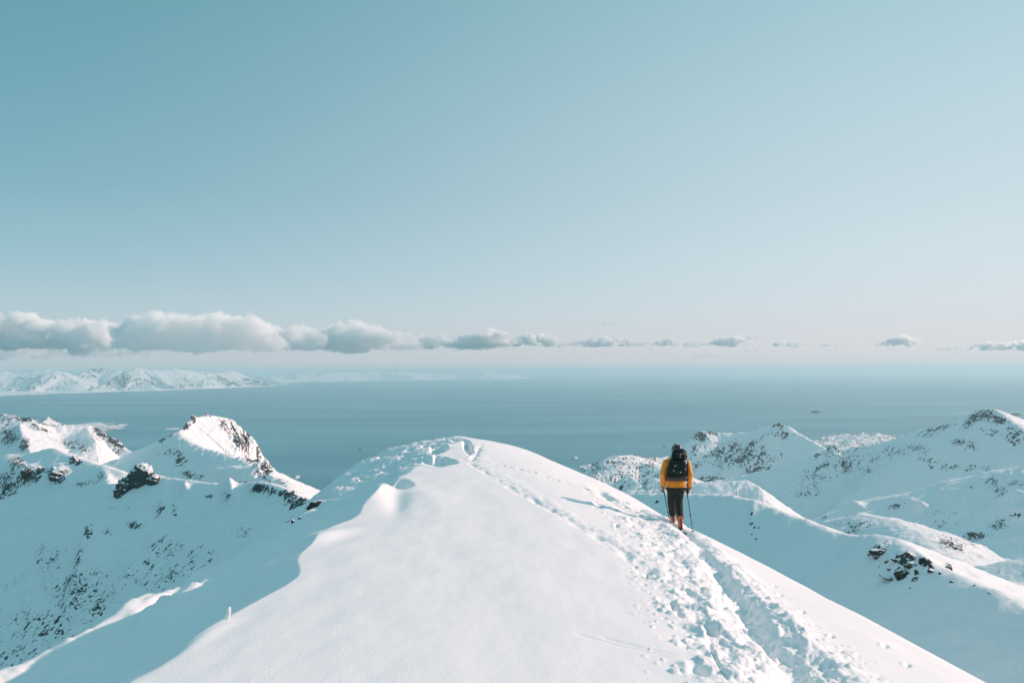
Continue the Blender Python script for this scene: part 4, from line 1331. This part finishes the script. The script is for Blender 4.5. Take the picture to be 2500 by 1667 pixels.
    loft_boxy(bm, [row(345, 575, 585, .06, .03), row(335, 585, 560, .05, .05), row(350, 585, 470, .07, .05), row(372, 580, 410, .10, .05), row(385, 570, 385, .12, .03)], 24, 3.2)
    o = bm_obj('front_pocket', bm, MP2, pk, True); fuse(o, 0.011, 1, 0.018, 0.05)
    bm = bmesh.new()
    loft_boxy(bm, [row(380, 590, 378, .20, .10), row(366, 600, 362, .20, .13), row(372, 600, 325, .22, .14), row(392, 588, 275, .24, .13), row(408, 566, 240, .26, .11), row(440, 530, 226, .27, .07)], 28, 2.6)
    lid = bm_obj('lid', bm, MP, pk, True); fuse(lid, 0.012, 1, 0.02, 0.05)
    bm = bmesh.new()
    tube(bm, [S(425, 300, .10), S(490, 310, .085), S(560, 296, .10)], .005, 6)
    bm_obj('lid_zip', bm, plain('zip_grey', (0.12, 0.12, 0.12), .4), lid, True)
    def strap(name, pts, r, mat=MPS, parent=pk):
        b2 = bmesh.new(); tube(b2, pts, r, 8); return bm_obj(name, b2, mat, parent, True)
    strap('side_strap', [S(350, 395, .14), S(326, 500, .07), S(300, 610, .08)], .010)
    strap('side_strap', [S(586, 372, .16), S(606, 450, .10), S(610, 560, .08), S(606, 700, .14), S(604, 860, .22)], .011)
    strap('compression_strap', [S(292, 560, .12), S(360, 556, .035), S(450, 572, .01), S(540, 566, .02), S(606, 540, .11)], .009)
    strap('shoulder_strap', [S(392, 375, .34), S(350, 385, .50), S(335, 450, .62), S(335, 560, .58), S(318, 640, .44), S(310, 660, .25)], .022)
    strap('shoulder_strap', [S(520, 375, .34), S(560, 390, .50), S(570, 450, .62), S(570, 560, .58), S(580, 640, .44), S(590, 660, .25)], .022)
    strap('hip_belt', [S(300, 660, .26), S(285, 680, .40), S(350, 700, .56), S(440, 705, .60), S(530, 700, .56), S(592, 690, .40), S(590, 670, .26)], .022)
    for zx, zy, y, w in ((402, 546, .0, .012), (502, 572, -.012, .014), (505, 311, .07, .013), (578, 526, .03, .012), (500, 350, .065, .010)):
        b2 = bmesh.new(); c = S(zx, zy, y - .012); box(b2, c.x - w, c.x + w, c.y - .006, c.y + .006, c.z - w * .7, c.z + w * .7)
        bm_obj('buckle', b2, MST, pk)
    b2 = bmesh.new()
    for i, (x0, x1) in enumerate(((410, 455), (412, 440))):
        c0, c1 = S(x0, 468 + i * 13, .012), S(x1, 474 + i * 13, .012)
        box(b2, c0.x, c1.x, c0.y - .004, c0.y + .004, c1.z, c0.z)
    bm_obj('mark', b2, plain('print_grey', (0.30, 0.36, 0.36), .5), pk)
    b2 = bmesh.new(); tube(b2, [S(566, 385, .11), S(580, 415, .075), S(592, 450, .07)], [(.016, .006), (.022, .006), (.014, .006)], 8)
    bm_obj('pack_highlight', b2, MST, pk, True)  # pale strip painted as the highlight on the right side of the pack

    # poles
    MSH = plain('pole_shaft', (0.03, 0.032, 0.034), 0.3, metal=0.6)
    MGR = plain('pole_grip', (0.02, 0.015, 0.014), 0.7)
    for top, hand, tip, lab in ((S(238, 790, .60), S(256, 850, .58), (1638.5, 1268.5, .34), 'black ski pole in the left glove of the person'),
                                (S(576, 806, .54), S(592, 870, .50), (1692.5, 1304.0, -.25), 'black ski pole in the right glove of the person')):
        pole = bpy.data.objects.new('ski_pole', None); COL.objects.link(pole)
        pole.location = Vector(HEEL_R)
        tag(pole, lab, 'ski pole', 'ski poles')
        tp = at(tip[0], tip[1], D_SK + tip[2])
        tp[2] = min(tp[2], ground_z(tp[0], tp[1]) - 0.03)
        tp = Vector(tp) - Vector(HEEL_R)
        b2 = bmesh.new(); tube(b2, [hand, hand.lerp(tp, .5), tp], [.0095, .0085, .006], 10); sh = bm_obj('shaft', b2, MSH, pole, True)
        b2 = bmesh.new(); tube(b2, [hand.lerp(tp, .53), hand.lerp(tp, .565)], .015, 10); bm_obj('clamp', b2, MGR, sh, True)
        b2 = bmesh.new(); tube(b2, [top + (top - hand) * .15, top, hand, hand.lerp(tp, .09)], [.018, .02, .016, .013], 10); bm_obj('grip', b2, MGR, pole, True)
        b2 = bmesh.new(); ax = (tp - hand).normalized(); c = tp - ax * .07
        tube(b2, [c - ax * .012, c, c + ax * .008], [.018, .048, .030], 14); bm_obj('basket', b2, MGR, pole, True)
        sg = -1 if top.x < 0 and hand.x < -.2 else 1
        b2 = bmesh.new(); tube(b2, [top, top + Vector((sg * .05, .01, .0)), top + Vector((sg * .11, .0, -.02)), top + Vector((sg * .07, -.01, -.06)), hand + Vector((sg * .02, 0, -.01))], .007, 8)
        bm_obj('pole_strap', b2, MGR, pole, True)

    # skis, sunk in the track
    for heel, yaw, lab in ((HEEL_L, 4, 'ski under the left boot, sunk in the snow track'), (HEEL_R, 4, 'ski under the right boot, its tail showing in the snow track')):
        sk = bpy.data.objects.new('ski', None); COL.objects.link(sk)
        dirv = Vector((-0.16, 1, 0)).normalized()
        h0 = Vector(heel)
        p0 = h0 - dirv * .62; p1 = h0 + dirv * .95
        sk.location = h0
        tag(sk, lab, 'ski', 'skis')
        g0 = ground_z(p0.x, p0.y); gm = ground_z(h0.x, h0.y) - .05; g1 = ground_z(p1.x, p1.y)
        b2 = bmesh.new()
        sidev = Vector((dirv.y, -dirv.x, 0))
        rows_ = []
        for t in np.linspace(0, 1, 16):
            p = p0.lerp(p1, t)
            zz = (g0 + .012) * (1 - t) + (g1 - .04) * t if t > .4 else (g0 + .012) + (gm - g0 - .012) * t / .4
            zz = (g0 - .035) * (1 - t) + (g1 - .10) * t
            zz += .10 * max(0, (t - .88) / .12) ** 2
            w = .05 * (1 - max(0, (t - .9) / .1) ** 2 * .9) * (1 if t > .02 else .8)
            c = Vector((p.x, p.y, zz)) - h0
            rows_.append([b2.verts.new(c + sidev * w + Vector((0, 0, .012))), b2.verts.new(c - sidev * w + Vector((0, 0, .012))), b2.verts.new(c - sidev * w), b2.verts.new(c + sidev * w)])
        for a, b in zip(rows_, rows_[1:]):
            for i in range(4):
                b2.faces.new((a[i], a[(i + 1) % 4], b[(i + 1) % 4], b[i]))
        b2.faces.new(rows_[0]); b2.faces.new(rows_[-1][::-1])
        bm_obj('ski_blade', b2, plain('ski_top', (0.03, 0.035, 0.04), .35), sk)
        b2 = bmesh.new(); box(b2, -.03, .03, -.03, .07, -.06, -.02); bm_obj('heel_piece', b2, MSO, sk)
        b2 = bmesh.new(); box(b2, -.035, .035, .22, .30, -.07, -.02); bm_obj('toe_piece', b2, MSO, sk)


build_skier()

# ================================================================== CLOUDS
def cloud_material(dens, g):
    m = bpy.data.materials.new('cloud'); m.use_nodes = True
    t = m.node_tree; t.nodes.clear()
    o = t.nodes.new('ShaderNodeOutputMaterial')
    v = t.nodes.new('ShaderNodeVolumePrincipled')
    v.inputs['Color'].default_value = (1, 0.993, 0.990, 1)
    v.inputs['Density'].default_value = dens
    v.inputs['Anisotropy'].default_value = g
    t.links.new(v.outputs[0], o.inputs['Volume'])
    return m


M_CLOUD, M_CLOUD_SMALL = cloud_material(0.0030, 0.0), cloud_material(0.0080, 0.5)


M_VEIL = cloud_material(0.0009, 0.2)


def cloud(label, top, base, dist, seed, voxel=None, dens=1.0, thin=False):
    """top: silhouette points (px,py); base: py of the flat underside; puffs are real spheres fused into one body"""
    rs = np.random.RandomState(seed)
    top = np.array(top, float)
    bm = bmesh.new()
    x0, x1 = top[0, 0], top[-1, 0]
    s = dist / F
    n = int(max(9, (x1 - x0) / 3.0 * dens))
    zb = at((x0 + x1) / 2, base, dist)[2]
    for i in range(n):
        px = rs.uniform(x0, x1)
        ty = np.interp(px, top[:, 0], top[:, 1]); h = max(base - ty, 2.0)
        if rs.rand() < .55:
            r = h * rs.uniform(.16, .36); cy = ty + r * rs.uniform(.9, 1.5)
        else:
            r = h * rs.uniform(.2, .42); cy = base - rs.uniform(-.1, .6) * h
        r = max(r, 1.5)
        dd = dist + rs.uniform(-1.0, 1.0) * min(h * 1.3, 60) * s
        c = at(px, cy, dd)
        mtx = Matrix.Translation(Vector(c)) @ Matrix.Diagonal((r * s * rs.uniform(1.0, 1.7), r * s * 1.2, r * s, 1))
        bmesh.ops.create_icosphere(bm, subdivisions=2, radius=1.0, matrix=mtx)
    ctr = Vector(at((x0 + x1) / 2, base, dist))
    H = (base - top[:, 1].min()) * s
    bw = H * 0.30 * fbm(np.array([v.co.x for v in bm.verts]) / (H * 2.2) + seed, np.array([v.co.y for v in bm.verts]) / (H * 2.2), 3)
    for v, w_ in zip(bm.verts, bw):
        if v.co.z < zb + w_:
            v.co.z = zb + w_ - (zb + w_ - v.co.z) * 0.15
        v.co -= ctr
    me = bpy.data.meshes.new('cloud'); bm.to_mesh(me); bm.free()
    o = link('cloud', me, M_VEIL if thin else M_CLOUD if x1 < 1100 else M_CLOUD_SMALL)
    o.location = ctr
    hgt = (base - top[:, 1].min()) * s
    vx = voxel or max(hgt / 26, 22)
    r = o.modifiers.new('fuse', 'REMESH'); r.mode = 'VOXEL'; r.voxel_size = vx; r.use_smooth_shade = True
    for sz, st in ((0.34, 0.30), (0.13, 0.22), (0.06, 0.10)):
        tx = bpy.data.textures.new('puffs', 'CLOUDS'); tx.noise_scale = max(hgt * sz, vx * 1.5); tx.noise_depth = 2
        d = o.modifiers.new('puffs', 'DISPLACE'); d.texture = tx; d.strength = hgt * st; d.mid_level = 0.55; d.texture_coords = 'LOCAL'
    tag(o, label, 'cloud', 'clouds over the sea horizon')
    return o


CL = [
    ('hazy grey cloud bank at the left edge of the sky', [(-260, 790), (-120, 770), (0, 768), (30, 770), (65, 761), (95, 775), (130, 779), (200, 773), (250, 779), (300, 790), (345, 815)], 848, 46000, 1.0),
    ('largest billowing cloud, left of centre above the far mountains', [(290, 800), (310, 775), (345, 763), (385, 757), (430, 762), (470, 772), (500, 764), (525, 762), (560, 768), (590, 766), (620, 772), (650, 788), (690, 800), (705, 830)], 852, 38000, 1.1),
    ('tall puffy cloud lump next to the largest cloud', [(685, 830), (700, 800), (725, 791), (750, 795), (775, 800), (790, 830)], 851, 39000, 1.2),
    ('rounded cloud with a dark flat base, right of the largest cloud', [(775, 830), (790, 800), (830, 786), (862, 781), (900, 788), (925, 796), (960, 808), (1010, 814), (1030, 840)], 853, 40000, 1.1),
    ('long low cloud over the middle of the horizon', [(1005, 830), (1025, 811), (1050, 815), (1090, 817), (1130, 815), (1165, 808), (1190, 799), (1215, 803), (1235, 812), (1255, 830)], 848, 43000, 1.1),
    ('low rounded cloud just right of the picture middle', [(1245, 830), (1270, 816), (1300, 811), (1325, 811), (1355, 820), (1390, 828), (1412, 840)], 845, 45000, 1.2),
    ('low ragged cloud above the sea, left of the skier', [(1425, 838), (1445, 821), (1470, 817), (1500, 822), (1545, 824), (1565, 829), (1595, 838)], 844, 47000, 1.3),
    ('flat thin cloud directly above the skier', [(1590, 838), (1615, 822), (1640, 822), (1665, 832), (1700, 835), (1730, 841)], 843, 48000, 1.3),
    ('small heaped cloud right of the skier', [(1725, 838), (1745, 826), (1775, 820), (1800, 816), (1812, 819), (1825, 832), (1845, 840)], 844, 49000, 1.4),
    ('tiny smooth cloud cap beside the small heaped cloud', [(1815, 826), (1830, 819), (1845, 820), (1862, 828)], 829, 50000, 1.4),
    ('broken low cloud strip between the skier and the right edge', [(1890, 836), (1905, 830), (1925, 834), (1940, 829), (1965, 838), (2000, 839), (2035, 836), (2055, 841)], 845, 50000, 2.6),
    ('lone flat-based cloud near the right edge of the picture', [(2132, 842), (2155, 834), (2180, 820), (2205, 816), (2225, 819), (2250, 832), (2268, 842)], 844, 48000, 1.5),
    ('flat low cloud left of the cloud at the right edge', [(2270, 852), (2300, 844), (2330, 841), (2352, 846), (2360, 852)], 855, 50000, 1.4),
    ('cloud cut by the right edge of the picture', [(2365, 850), (2385, 836), (2410, 831), (2440, 834), (2470, 832), (2495, 829), (2530, 834), (2580, 848)], 855, 48000, 1.3),
    ('wispy lone small cloud high above the middle clouds', [(1450, 792), (1475, 785), (1497, 784), (1500, 791)], 794, 48000, 1.4),
    ('tiny flat cloud scrap low above the horizon right of the skier', [(1800, 857), (1820, 852), (1845, 853), (1850, 856)], 858, 52000, 1.4),
    ('thin flat cloud bridging the two low clouds right of the middle', [(1385, 840), (1405, 830), (1430, 828), (1450, 832), (1465, 842)], 846, 47000, 1.4),
    ('small flat cloud sliver right of the cloud above the skier', [(1655, 842), (1680, 833), (1705, 832), (1735, 842)], 846, 49500, 1.4),
    ('faint thin cloud scrap low over the sea between skier and headland', [(1690, 868), (1715, 864), (1740, 865), (1755, 869)], 870, 54000, 3.4),
    ('tiny cloud scrap between the broken strip and the lone cloud', [(2070, 842), (2085, 837), (2105, 840)], 843, 52000, 1.4),
]
for k, (lab, top, base, dist, dens) in enumerate(CL):
    cloud(lab, top, base, dist, 500 + k, dens=dens)
cloud('thin grey veil of cloud hanging below the cloud bank at the left edge', [(-300, 850), (-100, 828), (60, 824), (200, 832), (330, 836), (430, 846), (470, 860)], 872, 56000, 601, dens=.6, thin=True)
cloud('thin pale veil behind the clouds left of the picture middle', [(560, 845), (640, 822), (760, 826), (900, 818), (1040, 824), (1160, 822), (1260, 834), (1330, 846)], 856, 60000, 602, dens=.6, thin=True)

# ================================================================== HAZE
def build_haze():
    m = bpy.data.materials.new('haze'); m.use_nodes = True
    t = m.node_tree; t.nodes.clear()
    o = t.nodes.new('ShaderNodeOutputMaterial')
    v = t.nodes.new('ShaderNodeVolumePrincipled')
    v.inputs['Color'].default_value = (0.71, 0.93, 0.98, 1)
    v.inputs['Density'].default_value = 3.0e-5
    v.inputs['Anisotropy'].default_value = 0.2
    t.links.new(v.outputs[0], o.inputs['Volume'])
    bm = bmesh.new()
    box(bm, -160000, 160000, -160000, 160000, SEA - 1, 262)
    h = bm_obj('haze', bm, m)
    tag(h, 'thin pale sea haze lying over the water and far mountains', 'haze', kind='stuff')


build_haze()
